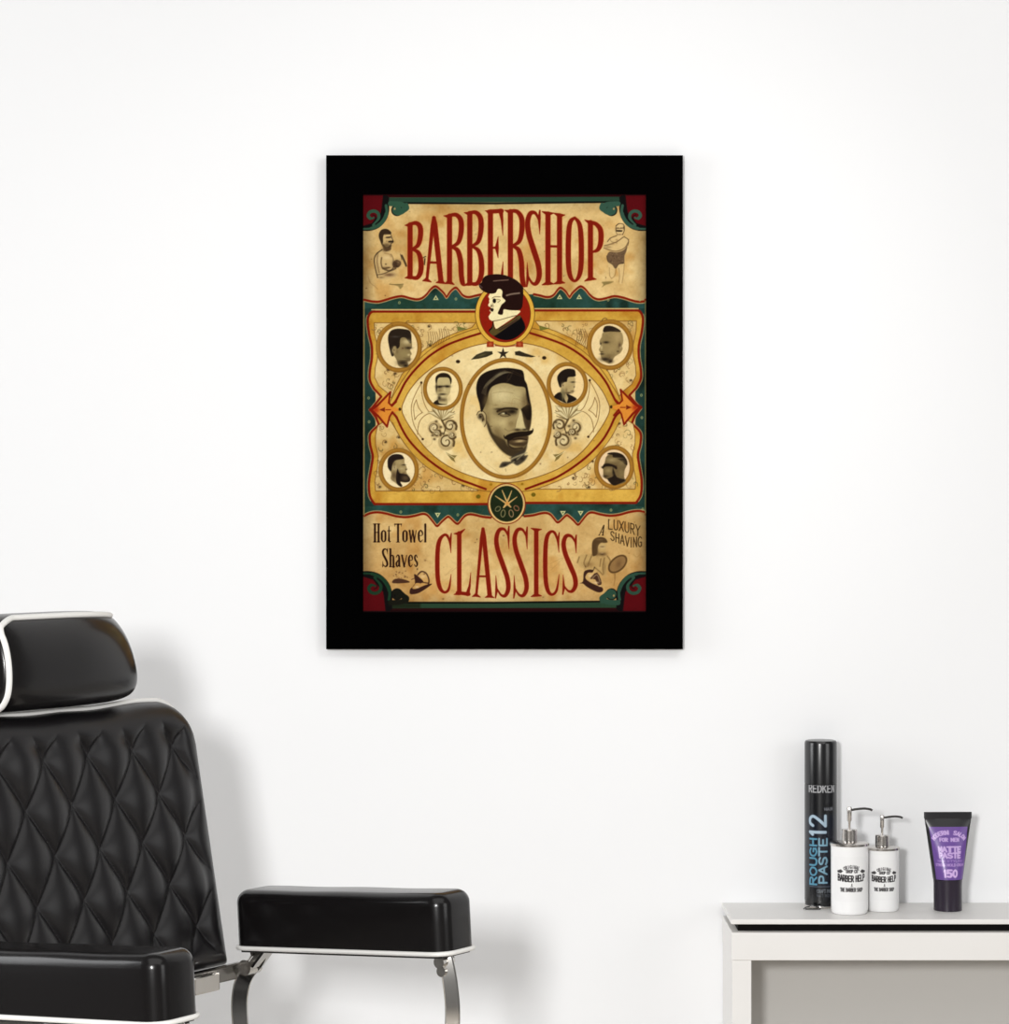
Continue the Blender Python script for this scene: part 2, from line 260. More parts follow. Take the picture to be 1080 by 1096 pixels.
        # thin crescents inside the field
        for c_ in ([(451,410),(445,421),(440.5,434),(441.5,449),(446,461),(452.5,470)], [(451,410),(452,424),(456,436),(461,442),(468,443)], [(468,443),(458,443),(450.5,449),(447.5,457),(447,465)], [(445.5,428),(442.8,436),(444,449)], [(445.5,428),(448,436),(452,441.5)], [(444,449),(447,445),(452,441.5)]):
            cv.line(smooth(f(c_), 5), .75, (120, 84, 40), .85)
        for p in f([(452.5, 470), (451, 409.5)]): cv.ell(p[0], p[1], 1.3, 1.3, (60, 38, 18))
    # ---- acanthus scrolls
    def leafs(cx, cy, fl):
        S = lambda x, y: (cx + fl * x, cy + y)
        dk = (84, 64, 36); md = (146, 124, 78); hi = (240, 222, 170)
        for ang, ln, wd in ((-2.85, 17, 6), (-2.4, 18, 6), (-1.95, 17, 6.4), (-1.57, 17, 7), (-1.15, 17, 6.4), (-.7, 17, 6), (-.25, 14, 5.5)):
            tip = S(math.cos(ang) * ln, math.sin(ang) * ln + 2); mid = S(math.cos(ang) * ln * .55, math.sin(ang) * ln * .55 + 1)
            cv.line([S(0, 6), mid, tip], [2, wd, .4], md, .9); cv.line([S(0, 5), mid, tip], [1, wd * .55, .2], hi, .85, .5)
            o = S(math.cos(ang + .28) * ln * .8, math.sin(ang + .28) * ln * .8 + 2); cv.line([S(0, 6), o], [1.3, .6], dk, .95)
        for (x, y, r, t) in ((-9, 14, 6.5, 1), (8, 12, 7, -1), (4, 29, 8.5, -1), (-6, 20, 4, -1), (10, 22, 4, 1)):
            c = S(x, y); cv.ell(c[0], c[1], r + .6, r + .6, (176, 150, 100), .85, soft=.9); cv.blob(c[0] - 1, c[1] - 1, r * .6, r * .6, (236, 216, 164), .8)
            cv.line([(c[0] + fl * r * (1 - k / 22) * math.cos(.5 + t * k * .5), c[1] + r * (1 - k / 22) * math.sin(.5 + t * k * .5)) for k in range(19)], [2.4 - k * .07 for k in range(19)], dk, .9, .4)
            cv.line([(c[0] - .8 + fl * r * .72 * (1 - k / 22) * math.cos(.9 + t * k * .5), c[1] - .7 + r * .72 * (1 - k / 22) * math.sin(.9 + t * k * .5)) for k in range(17)], .8, hi, .8, .45)
        cv.line([S(-1, 6), S(3, 14), S(1, 21)], [2.2, 1.8, .8], dk, .9)
        for x, y in ((-11, 22), (-9, 26), (-7, 7), (12, 9), (-2, 13), (0, 20)): cv.blob(*S(x, y), 1.6, 1.3, (60, 44, 24), .85)
        e = S(14, 47); cv.poly([S(3, 40), S(9, 43), S(15, 43.5), S(12, 47), S(13.5, 51), S(9, 48)], (110, 92, 40), .85); cv.line([S(2, 40), S(12, 46)], .7, hi, .8)
    leafs(474, 444, 1); leafs(607, 443, -1)
    # small ornaments over the centre oval
    cv.poly([(504,385),(510,379.5),(519,376),(527,376),(527.5,379),(521,382),(512,384)], (54, 48, 30)); cv.blob(516, 380, 5, 1.2, (110, 100, 60), .6, -.3)
    cv.poly([(551,376.5),(556,375.5),(562,378),(573,381.5),(569,382.5),(559,381.5),(551.5,380)], (48, 40, 26))
    st = [(538.5 + r * math.sin(k * math.pi / 5), 378.5 - r * 1.0 * math.cos(k * math.pi / 5)) for k in range(10) for r in [(6.4 if k % 2 == 0 else 2.4)]]; cv.poly(st, (44, 36, 26))
    for x, y in ((490.2, 387), (582.5, 383)): cv.ell(x, y, 2.3, 1.9, (50, 34, 18))
    for x, y in ((512, 531.5), (571, 529.5)): cv.ell(x, y, 2.4, 2.2, (110, 92, 20)); 
    for x, y in ((525.5, 518.6), (559, 518)): cv.ell(x, y, 1.4, 1.2, (150, 110, 20))
    # ---- medallion grounds and rings
    RING = (152, 104, 34)
    for cx, cy, rx, ry, w, c in ((427,371.5,24.3,26.8,4.2,(240,214,158)), (653,369,24.5,26.8,4.2,(240,212,156)), (474,416,21,23,3.6,(246,222,164)), (607.2,411.8,21.8,24,3.8,(243,212,152)), (426.7,503,21.3,23,4,(246,224,174)), (657.3,500,21,23,4,(238,206,160)), (541.6,448,49.3,64.7,3.9,(244,220,160))):
        cv.ell(cx, cy, rx, ry, c); cv.ell(cx, cy, rx + .4, ry + .4, (112, 72, 22), .8, ring=w + .8); cv.ell(cx, cy, rx, ry, RING, 1, ring=w); cv.ell(cx - .4, cy - .4, rx - 1.2, ry - 1.2, (178, 130, 52), .55, ring=1.3)
    m = Canvas(388, 207, 692, 656, K, (0, 0, 0)); m.ell(541.6, 448, 45.3, 60.7, (255, 255, 255)); a = m.a[..., :1] * .6; cv.a[:] = cv.a * (1 - a) + lit * a
    # ================= centre portrait: short-haired man with a waxed moustache and bow tie
    o = lambda pts: tr(485, 380, 8.12, pts)
    def P(pts, col, a=1, soft=.5): cv.poly(smooth(o(pts), 3, True), col, a, soft)
    def Ln(pts, w, col, a=1, soft=.5): cv.line(smooth(o(pts), 4), w, col, a, soft)
    def Bl(x, y, rx, ry, col, a, rot=0): q, q2 = o([(x, y), (x + rx, y + ry)]); cv.blob(q[0], q[1], q2[0] - q[0], q2[1] - q[1], col, a, rot)
    P([(230,300),(300,200),(480,180),(600,220),(640,270),(655,360),(678,430),(682,520),(672,620),(655,700),(640,790),(600,850),(520,885),(430,840),(350,740),(305,650),(290,590),(255,560),(240,480)], (160, 140, 92))
    P([(205,520),(222,492),(255,488),(285,520),(285,580),(272,620),(240,578),(212,548)], (206, 184, 130))
    Bl(238, 535, 20, 22, (30, 20, 12), .95, .6); Bl(262, 560, 14, 16, (40, 28, 16), .9)
    Bl(420, 350, 130, 80, (218, 200, 146), .95); Bl(345, 520, 50, 110, (178, 158, 106), .8); Bl(300, 560, 26, 60, (120, 98, 60), .6); Bl(560, 360, 60, 70, (198, 180, 126), .7); Bl(430, 590, 70, 50, (204, 184, 128), .8)
    Bl(300, 420, 30, 70, (150, 130, 82), .7); Bl(370, 435, 20, 8, (120, 100, 60), .5)
    P([(640,270),(655,330),(675,430),(683,520),(672,620),(650,660),(640,600),(625,540),(600,480),(640,430),(632,350)], (58, 44, 26), .95, .8)
    P([(590,470),(660,430),(676,440),(680,500),(672,560),(640,560),(605,530)], (26, 18, 10), .95, .7)
    Ln([(385,490),(440,466),(520,464),(556,472)], [2.2]*13, (46, 34, 20)); Bl(450, 498, 78, 28, (60, 45, 26), .92); Bl(625, 400, 34, 70, (92, 72, 44), .6); Bl(380, 660, 40, 40, (116, 94, 58), .55); Bl(400, 470, 40, 10, (40, 28, 16), .8); Bl(515, 490, 40, 22, (28, 20, 12), .95)
    Ln([(395,515),(440,500),(490,520)], 1.0, (30, 22, 12)); Bl(440, 508, 22, 8, (226, 212, 160), .95); Bl(458, 506, 11, 9, (14, 10, 8), 1); Ln([(410,525),(450,535),(500,525)], .8, (60, 46, 28), .8)
    P([(575,465),(600,500),(612,570),(640,630),(610,650),(565,640),(540,630),(550,560),(565,500)], (216, 198, 142), .9, .8)
    P([(605,500),(640,560),(652,620),(640,650),(618,600)], (60, 46, 28), .85, .8); Bl(505, 600, 36, 30, (130, 108, 66), .7); Bl(560, 650, 30, 12, (40, 28, 16), .85); Bl(620, 648, 22, 10, (30, 22, 12), .9)
    Ln([(205,520),(222,492),(258,488),(286,522),(288,585),(272,622)], .9, (70, 52, 30), .85, .4); Ln([(225,520),(248,512),(262,540),(255,575)], 1.1, (54, 38, 22), .85, .4)
    Ln([(575,470),(566,520),(548,580),(540,625)], .8, (110, 88, 54), .7, .5); Ln([(450,640),(480,660),(520,650)], .8, (120, 98, 60), .6, .6); Ln([(350,330),(430,318),(520,330)], .7, (150, 130, 84), .6, .6); Ln([(330,300),(330,380),(345,440)], 1.2, (150, 130, 86), .5, .8)
    # beard and jaw
    P([(292,575),(320,620),(345,680),(400,715),(450,740),(480,790),(560,815),(630,790),(642,760),(636,820),(600,850),(520,884),(430,842),(350,742),(306,655)], (52, 40, 24), .92, 1.1)
    Bl(395, 720, 50, 40, (84, 66, 38), .6, .8); Bl(560, 800, 45, 18, (120, 100, 60), .6)
    P([(470,735),(500,720),(640,700),(652,740),(640,775),(600,798),(520,788),(480,765)], (62, 46, 28), .9, .8)
    P([(446,716),(475,692),(530,672),(590,664),(640,662),(690,650),(697,640),(696,664),(665,696),(620,706),(575,712),(530,722),(500,742),(470,738)], (26, 17, 10), .97, .5)
    Ln([(655,690),(685,680),(694,655),(690,640)], [2,1.6,1,.5] + [.5]*9, (26, 18, 10)); Ln([(470,730),(448,722),(442,700)], 1.0, (30, 20, 12))
    Bl(580, 748, 46, 13, (190, 164, 112), .95, -.1); Bl(570, 806, 40, 14, (136, 114, 70), .7); Ln([(478,745),(484,785),(530,812),(600,808)], 1.8, (36, 25, 15), .85, .7); Ln([(520,735),(580,728),(640,735)], 1.3, (40, 26, 16)); Bl(570, 770, 40, 8, (60, 44, 26), .8)
    # hair
    P([(245,495),(228,420),(205,340),(203,260),(230,190),(290,145),(380,120),(470,112),(560,122),(608,142),(622,215),(642,255),(655,330),(668,430),(650,400),(635,320),(618,280),(545,270),(480,248),(420,245),(350,268),(315,310),(295,390),(268,460)], (26, 18, 13), 1, .5)
    Bl(285, 395, 26, 60, (100, 82, 50), .75, .2)
    for k in range(6): Ln([(270 + k * 16, 285 - k * 14), (300 + k * 22, 235 - k * 12), (370 + k * 20, 180 - k * 6), (450 + k * 12, 140 + k * 3)], .7, (150, 138, 104), .5 - .04 * k, .6)
    for k in range(4): Ln([(250 + k * 10, 330 + k * 5), (275 + k * 8, 270), (330 + k * 8, 215)], .6, (120, 106, 76), .55, .6)
    Ln([(470,230),(500,190),(520,140)], .8, (90, 78, 56), .4, .7); Bl(400, 165, 40, 14, (140, 128, 96), .5, -.5)
    # bow tie, collar
    P([(500,890),(560,850),(630,820),(620,870),(650,872),(620,920),(560,960),(520,940),(480,955),(440,975),(402,975),(430,930),(500,925)], (58, 50, 38), .92, .9)
    Ln([(505,905),(560,880),(640,850)], 1.6, (170, 156, 116), .8); Ln([(515,940),(560,905),(600,870)], 1, (190, 176, 130), .7); Bl(540, 915, 14, 14, (20, 16, 12), .9); Bl(600, 900, 20, 16, (30, 24, 18), .8); Bl(450, 955, 20, 10, (30, 24, 18), .8)
    Ln([(330,740),(390,810),(470,880),(500,905)], 1.0, (196, 164, 100), .6, .8); Ln([(455,990),(460,1010)], .8, (120, 100, 60), .5)
    # ================= upper-left man, profile to the right
    def face(ox, oy, k, sil, skin, hair, hcol, marks):
        cv.poly(smooth(tr(ox, oy, k, sil), 3, True), skin, 1, .45)
        for h_ in hair: cv.poly(smooth(tr(ox, oy, k, h_), 3, True), hcol, .97, .45)
        for x, y, rx, ry, c, a in marks: q = tr(ox, oy, k, [(x, y)])[0]; cv.blob(q[0], q[1], rx / k, ry / k, c, a)
    D = (34, 24, 16); M_ = (104, 84, 52); Lt = (206, 186, 134)
    face(400, 340, 10.8, [(200,320),(260,250),(330,230),(420,240),(442,290),(440,350),(420,370),(440,420),(425,440),(425,500),(390,510),(400,560),(350,575),(290,560),(265,490),(220,410)], (138, 118, 76),
         [[(165,230),(190,160),(250,130),(340,130),(425,160),(435,290),(400,280),(370,235),(310,240),(300,330),(270,360),(255,330),(225,340),(235,430),(205,440),(175,320)]], D,
         [(380,280,45,28,Lt,.9),(230,380,22,35,(196,172,118),.9),(235,375,8,14,(70,52,32),.8),(400,350,38,16,(40,28,18),.9),(350,420,50,40,(150,132,84),.7),(405,430,16,12,Lt,.9),(390,480,40,14,(70,54,32),.7),(335,520,60,30,D,.85),(370,555,28,18,D,.95),(270,390,14,30,(110,90,56),.6),(250,220,50,10,(90,84,76),.5),(350,480,60,8,(160,140,92),.6)])
    # upper-right man, facing left, cropped hair
    face(585, 340, 10.8, [(660,170),(830,150),(880,200),(885,290),(870,330),(880,360),(850,410),(790,450),(750,510),(715,530),(640,480),(620,400),(605,370),(625,320),(612,270),(640,220)], (150, 128, 82),
         [[(655,165),(675,100),(760,98),(845,140),(850,165),(740,160)]], D,
         [(820,230,50,60,(176,150,100),.8),(700,240,50,50,(136,114,72),.6),(690,285,34,14,(34,24,16),.9),(625,300,10,14,D,.8),(635,345,12,26,Lt,.8),(760,360,50,40,(168,144,94),.7),(845,320,16,32,(84,60,38),.8),(855,345,10,14,Lt,.6),(825,390,14,10,(60,42,26),.8),(640,420,24,10,D,.85),(680,480,60,24,D,.85),(640,395,16,6,(60,44,28),.8),(740,505,30,22,D,.9),(720,440,50,20,(116,94,58),.7)])
    # small left man with dark glasses
    face(400, 340, 10.8, [(720,720),(760,660),(860,660),(890,730),(885,860),(850,920),(850,1000),(740,1000),(690,985),(745,930),(720,850)], (196, 176, 122),
         [[(715,740),(720,680),(780,640),(860,650),(902,710),(890,770),(870,700),(800,690),(745,700),(728,760)], [(690,985),(740,950),(760,990),(850,1005),(740,1010)]], D,
         [(725,810,10,50,D,.9),(760,800,38,16,D,1),(850,795,36,15,D,1),(800,790,50,5,D,.9),(765,840,34,22,(120,98,62),.7),(850,825,26,14,(170,150,100),.5),(795,885,40,10,D,.95),(760,930,22,30,D,.85),(800,912,26,8,(210,190,140),.9),(800,950,50,20,(90,72,46),.8),(820,830,10,22,Lt,.9),(870,930,20,40,(205,180,124),.7)])
    # small right man with a quiff
    face(585, 340, 10.8, [(160,740),(250,690),(325,690),(330,760),(328,800),(318,830),(310,870),(260,880),(250,920),(340,950),(240,990),(170,970),(90,910),(165,850)], (186, 162, 110),
         [[(130,740),(125,680),(170,620),(240,590),(320,600),(335,640),(330,680),(250,690),(235,740),(200,750),(160,810)], [(85,915),(160,860),(215,960),(230,990),(160,960)], [(230,880),(290,900),(350,945),(240,990),(250,930)]], (24, 16, 12),
         [(190,780,20,28,(206,180,126),.9),(192,782,8,12,(90,66,42),.8),(305,745,26,8,D,.95),(260,800,30,30,(170,146,94),.6),(320,800,8,6,D,.8),(300,850,22,7,(70,50,32),.8),(250,870,40,12,(60,44,28),.8),(190,890,28,60,(80,72,48),.8),(190,900,10,50,(150,136,92),.6),(230,840,14,30,(110,88,54),.6)])
    # lower-left bearded man
    face(395, 470, 10.8, [(215,300),(260,220),(400,210),(410,270),(440,340),(430,370),(440,400),(475,460),(460,490),(400,500),(360,500),(385,540),(360,548),(310,510),(250,460),(260,400),(225,340)], (158, 136, 90),
         [[(215,300),(218,230),(260,185),(320,172),(380,185),(402,225),(360,235),(300,250),(270,300),(255,370),(225,340)], [(330,340),(350,390),(400,400),(440,410),(475,455),(465,492),(410,500),(360,490),(385,540),(360,548),(320,510),(310,430)]], (30, 20, 16),
         [(295,330,20,30,(216,196,146),.9),(295,330,8,14,(120,96,62),.8),(400,298,24,7,D,.95),(430,350,10,8,D,.7),(350,270,40,24,(176,154,104),.8),(380,340,30,16,(190,170,118),.8),(420,450,45,34,(104,84,56),.75),(290,420,30,50,(84,64,42),.8),(345,430,16,50,(26,18,12),.9),(400,390,20,6,(90,70,44),.8),(290,290,16,30,(90,72,46),.6)])
    # lower-right man in a flat cap
    face(585, 470, 9.82, [(610,250),(640,170),(760,150),(840,210),(845,270),(820,330),(815,400),(830,450),(700,485),(650,430),(600,400),(595,320),(580,300)], (112, 92, 58),
         [[(640,160),(660,142),(740,140),(810,170),(848,240),(840,275),(770,220),(700,190),(690,165)], [(600,268),(640,255),(700,268),(740,290),(735,320),(690,290),(620,290),(590,310)], [(640,420),(700,390),(710,330),(740,400),(830,430),(760,470),(700,485)]], D,
         [(690,220,60,22,(168,146,98),.85),(790,250,40,30,(140,120,78),.7),(740,200,60,6,(150,130,86),.7),(650,330,40,26,(158,136,88),.8),(790,360,30,40,(134,114,72),.8),(700,345,8,40,(20,14,10),.9),(620,390,30,12,D,.7),(660,370,30,10,(120,98,62),.6),(585,295,10,10,D,.8)])
    # ================= top medallion: cartoon profile of a man with a black pompadour
    o = lambda pts: tr(500, 285, 12.17, pts)
    cv.ell(540.5, 336, 32, 34.8, (70, 44, 10)); cv.ell(540.5, 336, 31.4, 34.2, (222, 172, 64)); cv.ell(540.5, 336, 27.6, 30.4, (90, 40, 14)); cv.ell(540.5, 336, 27, 29.8, (140, 28, 10))
    for x in (524.8, 556.2): cv.poly([(x - 3.5, 365.5), (x + 3.5, 365.5), (x + 4, 371.5), (x - 4, 371.5)], (150, 50, 20)); cv.ell(x, 368.5, 2, 1.8, (190, 90, 50), .8)
    cv.line([(530, 369.8), (541, 371), (552, 369.8)], 1.2, (150, 50, 20))
    P([(340,712),(365,815),(430,790),(560,720),(680,640),(760,790),(700,880),(600,945),(500,962),(400,940),(330,895),(280,840),(320,790)], (12, 8, 10), 1, .3)
    P([(345,715),(360,810),(450,790),(640,660),(690,640),(690,680),(560,770),(400,880),(345,905),(290,855),(330,800)], (84, 70, 34), 1, .4); Ln([(420,830),(560,755),(650,690)], 1.6, (60, 36, 34), .8)
    P([(345,715),(372,812),(440,780),(560,700),(660,625),(690,578),(560,580),(420,600),(360,660)], (244, 226, 170), 1, .3)
    cv.poly(o([(300,350),(275,395),(292,425),(285,450),(290,470),(272,505),(285,525),(310,532),(300,560),(290,575),(312,600),(300,620),(278,655),(290,690),(330,716),(380,706),(640,640),(690,590),(520,560),(500,440),(470,300),(400,290)]), (246, 230, 176), 1, .3)
    Ln([(330,716),(420,700),(560,660),(640,640)], .7, (60, 40, 20), .9, .3)
    P([(155,235),(190,210),(205,160),(260,118),(380,104),(500,118),(620,170),(700,235),(730,300),(728,430),(700,560),(560,572),(480,560),(470,600),(455,632),(400,618),(420,560),(450,500),(500,450),(455,400),(460,330),(430,295),(395,300),(370,345),(300,356),(220,330),(165,280)], (34, 14, 10), 1, .3)
    Ln([(345,192),(420,185),(500,180),(535,177)], 1.0, (150, 120, 100), .8); Ln([(515,380),(580,362),(680,350)], 1.7, (150, 130, 110), .8); Ln([(160,245),(195,280)], 1, (110, 90, 90), .7); Ln([(205,215),(225,165),(265,130)], .7, (120, 90, 80), .5)
    Ln([(330,415),(360,398),(430,398)], .8, (90, 66, 40), .8); cv.ell(*o([(355, 450)])[0], 1.9, 2.5, (20, 14, 12)); Ln([(380,430),(410,432),(432,445),(400,470)], .7, (110, 90, 50), .8, .3); Bl(395, 450, 14, 12, (214, 206, 150), .8)
    Bl(320, 515, 14, 16, (80, 60, 36), .9); P([(300,545),(345,555),(335,590),(305,580)], (30, 18, 12), 1, .3); Bl(308, 573, 8, 5, (180, 60, 40), .8); Ln([(330,480),(345,520),(335,540)], .6, (120, 90, 60), .6)
    # ================= bottom emblem: crossed scissors
    o = lambda pts: tr(515, 510, 19.6, pts)
    cv.ell(542.3, 539.2, 20.6, 22, (126, 44, 14)); cv.ell(542.3, 539.2, 19.4, 21, (226, 186, 116)); cv.ell(542.3, 539.2, 17.6, 19.2, (30, 38, 18)); cv.blob(542, 531, 12, 7, (26, 56, 34), .5)
    for q in ([(300,410),(480,530),(620,640)], [(440,290),(520,480),(600,620)], [(640,300),(570,480),(480,640)], [(750,430),(600,540),(470,650)]): cv.line(o(q), [.8, 1.7, 1.4], (206, 166, 100))
    cv.blob(*o([(548, 560)])[0], 1.8, 1.8, (210, 140, 60), .9)
    for x, y, rx, ry, rt, c in ((350,680,3.4,2.6,-.7,(130,124,84)), (460,775,2.6,4.2,.15,(150,140,96)), (630,775,2.6,4.2,-.2,(176,140,100)), (740,665,3.4,2.6,.8,(170,110,80))): q = o([(x, y)])[0]; cv.ell(q[0], q[1], rx, ry, c, .9, rot=rt, ring=.8, soft=.3)
    # ================= engraved figures
    sk = (214, 180, 118); dk = (46, 32, 20)
    o = lambda pts: tr(385, 205, 10.44, pts)                       # bare-chested boxer, upper left
    P([(165,760),(180,700),(250,650),(262,600),(230,560),(212,490),(240,430),(300,418),(350,450),(360,520),(372,560),(345,610),(335,650),(350,700),(372,760),(400,770),(450,760),(465,810),(430,850),(370,870),(400,900),(400,950),(300,985),(205,975),(180,900),(160,820)], (206, 174, 116), .9, .5)
    P([(212,490),(240,430),(300,416),(350,450),(345,475),(280,475),(262,510),(262,560),(250,600),(232,560)], dk, .95, .4)
    Bl(320, 515, 30, 8, dk, .8); Bl(350, 562, 26, 14, dk, .9); Bl(300, 600, 40, 26, (70, 50, 30), .75); Bl(340, 605, 16, 8, dk, .8); Bl(285, 650, 34, 22, (76, 54, 32), .75)
    Ln([(280,480),(345,478),(358,515),(375,560),(350,585),(345,612),(300,620)], .8, dk, .8, .3); Ln([(300,512),(345,508)], 1.2, dk, .9, .3); Ln([(325,560),(372,556)], 1.6, dk, .95, .3); Ln([(262,600),(300,640),(340,620)], 2.4, (60, 42, 26), .8, .5); Ln([(300,660),(345,640)], 1.6, (70, 50, 30), .8)
    P([(375,790),(410,762),(455,780),(462,812),(435,846),(385,852),(366,822)], (84, 60, 38), .9, .4); Ln([(395,775),(440,800)], .7, (170, 136, 88), .8, .3); Ln([(385,795),(430,822)], .7, (170, 136, 88), .7, .3); Bl(415, 835, 20, 8, dk, .8); P([(262,600),(300,630),(345,610),(340,660),(270,660)], (84, 60, 36), .7, .6); Ln([(280,690),(330,700),(350,730)], 1.2, (150, 116, 72), .7, .6); Bl(300, 740, 44, 18, (228, 200, 146), .7); Bl(205, 760, 16, 50, (226, 196, 140), .6); Ln([(200,690),(196,800),(215,900)], 2.0, (120, 92, 56), .6, .8); Ln([(262,860),(330,885),(400,860)], 2.0, (70, 50, 32), .75, .6)
    Ln([(250,650),(185,700),(162,770),(180,880),(200,960)], 1.1, dk, .85); Ln([(245,740),(240,800),(262,860),(330,850)], 1.4, (80, 60, 36), .8); Bl(292, 812, 10, 9, dk, .75); Bl(300, 850, 50, 12, (90, 66, 40), .7)
    Ln([(200,930),(260,920),(350,880),(380,840)], 1.0, dk, .7); Bl(405, 805, 38, 34, (56, 38, 24), .9); Bl(430, 790, 16, 20, (150, 120, 80), .5); Ln([(470,715),(500,780),(520,830)], 2, dk, .85, .6); Ln([(455,700),(470,760)], .8, dk, .7)
    Bl(330, 930, 60, 20, (90, 60, 40), .75); Bl(240, 960, 34, 10, (110, 84, 50), .6); Ln([(350,700),(375,750),(372,800)], .7, dk, .6)
    Ln([(335,1035),(400,1040),(485,1035)], .8, (80, 70, 36), .8); P([(380,1040),(485,1040),(455,1090),(430,1060)], (110, 96, 50), .6); Ln([(95,950),(120,1020),(170,1060),(200,1090)], .6, (130, 96, 56), .6)
    cv.line([(452.5, 276), (455.5, 274.5)], 1.2, dk, .8); cv.line([(454.8, 277), (454.2, 283)], 1.6, dk, .85)
    o = lambda pts: tr(645, 205, 10.44, pts)                       # strongman with folded arms, upper right
    P([(150,385),(185,358),(235,370),(242,430),(225,480),(240,510),(285,540),(285,590),(270,640),(250,700),(245,800),(235,930),(220,1020),(190,1030),(180,930),(150,850),(130,930),(105,960),(75,930),(60,800),(50,720),(85,660),(20,640),(15,600),(60,560),(85,520),(155,500),(165,480),(145,430)], (222, 190, 130), .85, .5)
    P([(80,672),(160,680),(240,650),(275,600),(268,660),(245,720),(240,800),(180,810),(145,855),(110,810),(60,780),(48,720)], (98, 74, 52), .92, .5)
    rg = random.Random(8)
    for k in range(40): Bl(rg.uniform(65, 235), rg.uniform(690, 790), 5, 5, rg.choice(((150, 124, 92), (60, 42, 30))), .6)
    Ln([(48,720),(60,780),(110,815),(145,858),(180,812),(240,800)], .9, dk, .7)
    Bl(185, 440, 28, 9, dk, .9); Bl(185, 412, 30, 5, (90, 64, 40), .6); Bl(235, 405, 7, 18, dk, .8); Bl(152, 420, 7, 24, (100, 76, 46), .7); Ln([(185,358),(150,385),(148,440),(165,485)], .7, dk, .5); Bl(190, 480, 26, 8, (110, 84, 52), .7)
    Ln([(150,385),(185,358),(235,370),(244,430),(222,482)], .8, dk, .75, .3); Ln([(160,438),(212,440)], 1.7, dk, .95, .3); Ln([(160,408),(180,408)], 1, dk, .8, .3); Ln([(200,408),(222,408)], 1, dk, .8, .3); Ln([(155,495),(90,520),(55,560)], .9, dk, .7, .4); Ln([(240,505),(288,540),(282,600)], .9, dk, .7, .4)
    Ln([(20,605),(80,590),(160,560),(230,510)], 1.0, (90, 66, 38), .8); Ln([(15,630),(100,660),(170,665),(245,630),(285,570)], 1.0, (96, 70, 42), .8); Bl(60, 620, 36, 14, (130, 100, 62), .6); Ln([(80,520),(100,560),(160,575)], .8, (120, 90, 54), .6); Bl(110, 590, 26, 8, (150, 116, 70), .6)
    for q in ([(75,850),(80,940),(100,970)], [(145,860),(140,930),(105,970)], [(180,860),(190,940),(182,1010)], [(243,810),(232,930),(218,1020)]): Ln(q, .8, (150, 116, 70), .7)
    P([(-5,1010),(120,1005),(80,1030),(30,1045),(-10,1070),(10,1040)], (116, 100, 52), .75)
    # ================= small print and engravings, bottom
    TXT = (36, 14, 8)
    word(cv, SER, 'Hot', 399.5, 418.5, 560.5, 580.3, 2.1, TXT, .12, {'t': .55, 'o': .8}); word(cv, SER, 'Towel', 422.5, 456.5, 560.5, 580.3, 2.1, TXT, .14, {'l': .35, 'o': .8, 'e': .8, 'w': 1.25})
    word(cv, SER, 'Shaves', 409, 447.5, 587, 606.8, 2.1, TXT, .14, {'a': .8, 'e': .8, 's': .7, 'h': .95})
    o = lambda pts: tr(385, 550, 9.97, pts)
    P([(355,740),(365,700),(430,690),(520,715),(520,735)], (60, 34, 24), .9, .4); rg = random.Random(4)
    for k in range(26): Bl(rg.uniform(355, 515), rg.uniform(610, 690), 7, 6, rg.choice(((120, 76, 46), (70, 44, 28), (220, 180, 120))), .7)
    P([(535,850),(540,800),(590,750),(580,650),(610,655),(680,720),(650,740),(600,740),(560,790),(600,800),(700,760),(770,745),(740,775),(640,840),(570,858)], (42, 18, 16), .9, .35)
    Ln([(620,650),(660,615),(710,635),(738,700),(735,750)], 1.4, (50, 26, 20), .9); Ln([(600,660),(650,720),(700,735),(735,740)], 1.2, (60, 34, 24), .9); Bl(670, 670, 26, 16, (232, 196, 140), .7); Bl(610, 780, 22, 12, (236, 204, 160), .7); Bl(615, 590, 8, 10, (60, 36, 24), .8); Bl(690, 640, 10, 8, (80, 50, 34), .7)
    Ln([(555,700),(600,690),(650,740)], .8, (60, 34, 24), .8)
    o = lambda pts: tr(610, 550, 9.97, pts)                        # bearded man looking into a hand mirror
    P([(80,500),(110,440),(240,420),(245,330),(240,280),(300,250),(370,255),(400,290),(385,340),(385,400),(400,450),(430,480),(400,560),(385,660),(340,640),(270,600),(200,600),(100,560)], (186, 154, 96), .65, 1.0)
    P([(240,440),(235,340),(250,280),(300,250),(370,255),(402,300),(370,310),(330,310),(300,350),(290,430),(260,450)], (76, 54, 30), .95, .5); Bl(320, 275, 40, 8, (130, 100, 62), .6)
    Bl(345, 350, 36, 30, (206, 176, 120), .9); Bl(345, 350, 22, 6, (90, 64, 38), .8); Bl(345, 430, 46, 18, (80, 56, 32), .85); Bl(345, 418, 14, 5, (200, 170, 120), .7); Bl(290, 410, 18, 40, (90, 66, 38), .7)
    for q in ([(240,430),(210,500),(190,560)], [(180,440),(150,520),(170,570)], [(100,460),(80,520)], [(370,470),(350,560),(360,640)], [(330,480),(320,560)], [(260,570),(300,600),(350,650)], [(400,450),(430,500),(415,560)]): Ln(q, 1.2, (112, 84, 46), .7, .6)
    Bl(200, 540, 50, 26, (120, 90, 50), .6); Bl(370, 560, 16, 60, (120, 92, 52), .5)
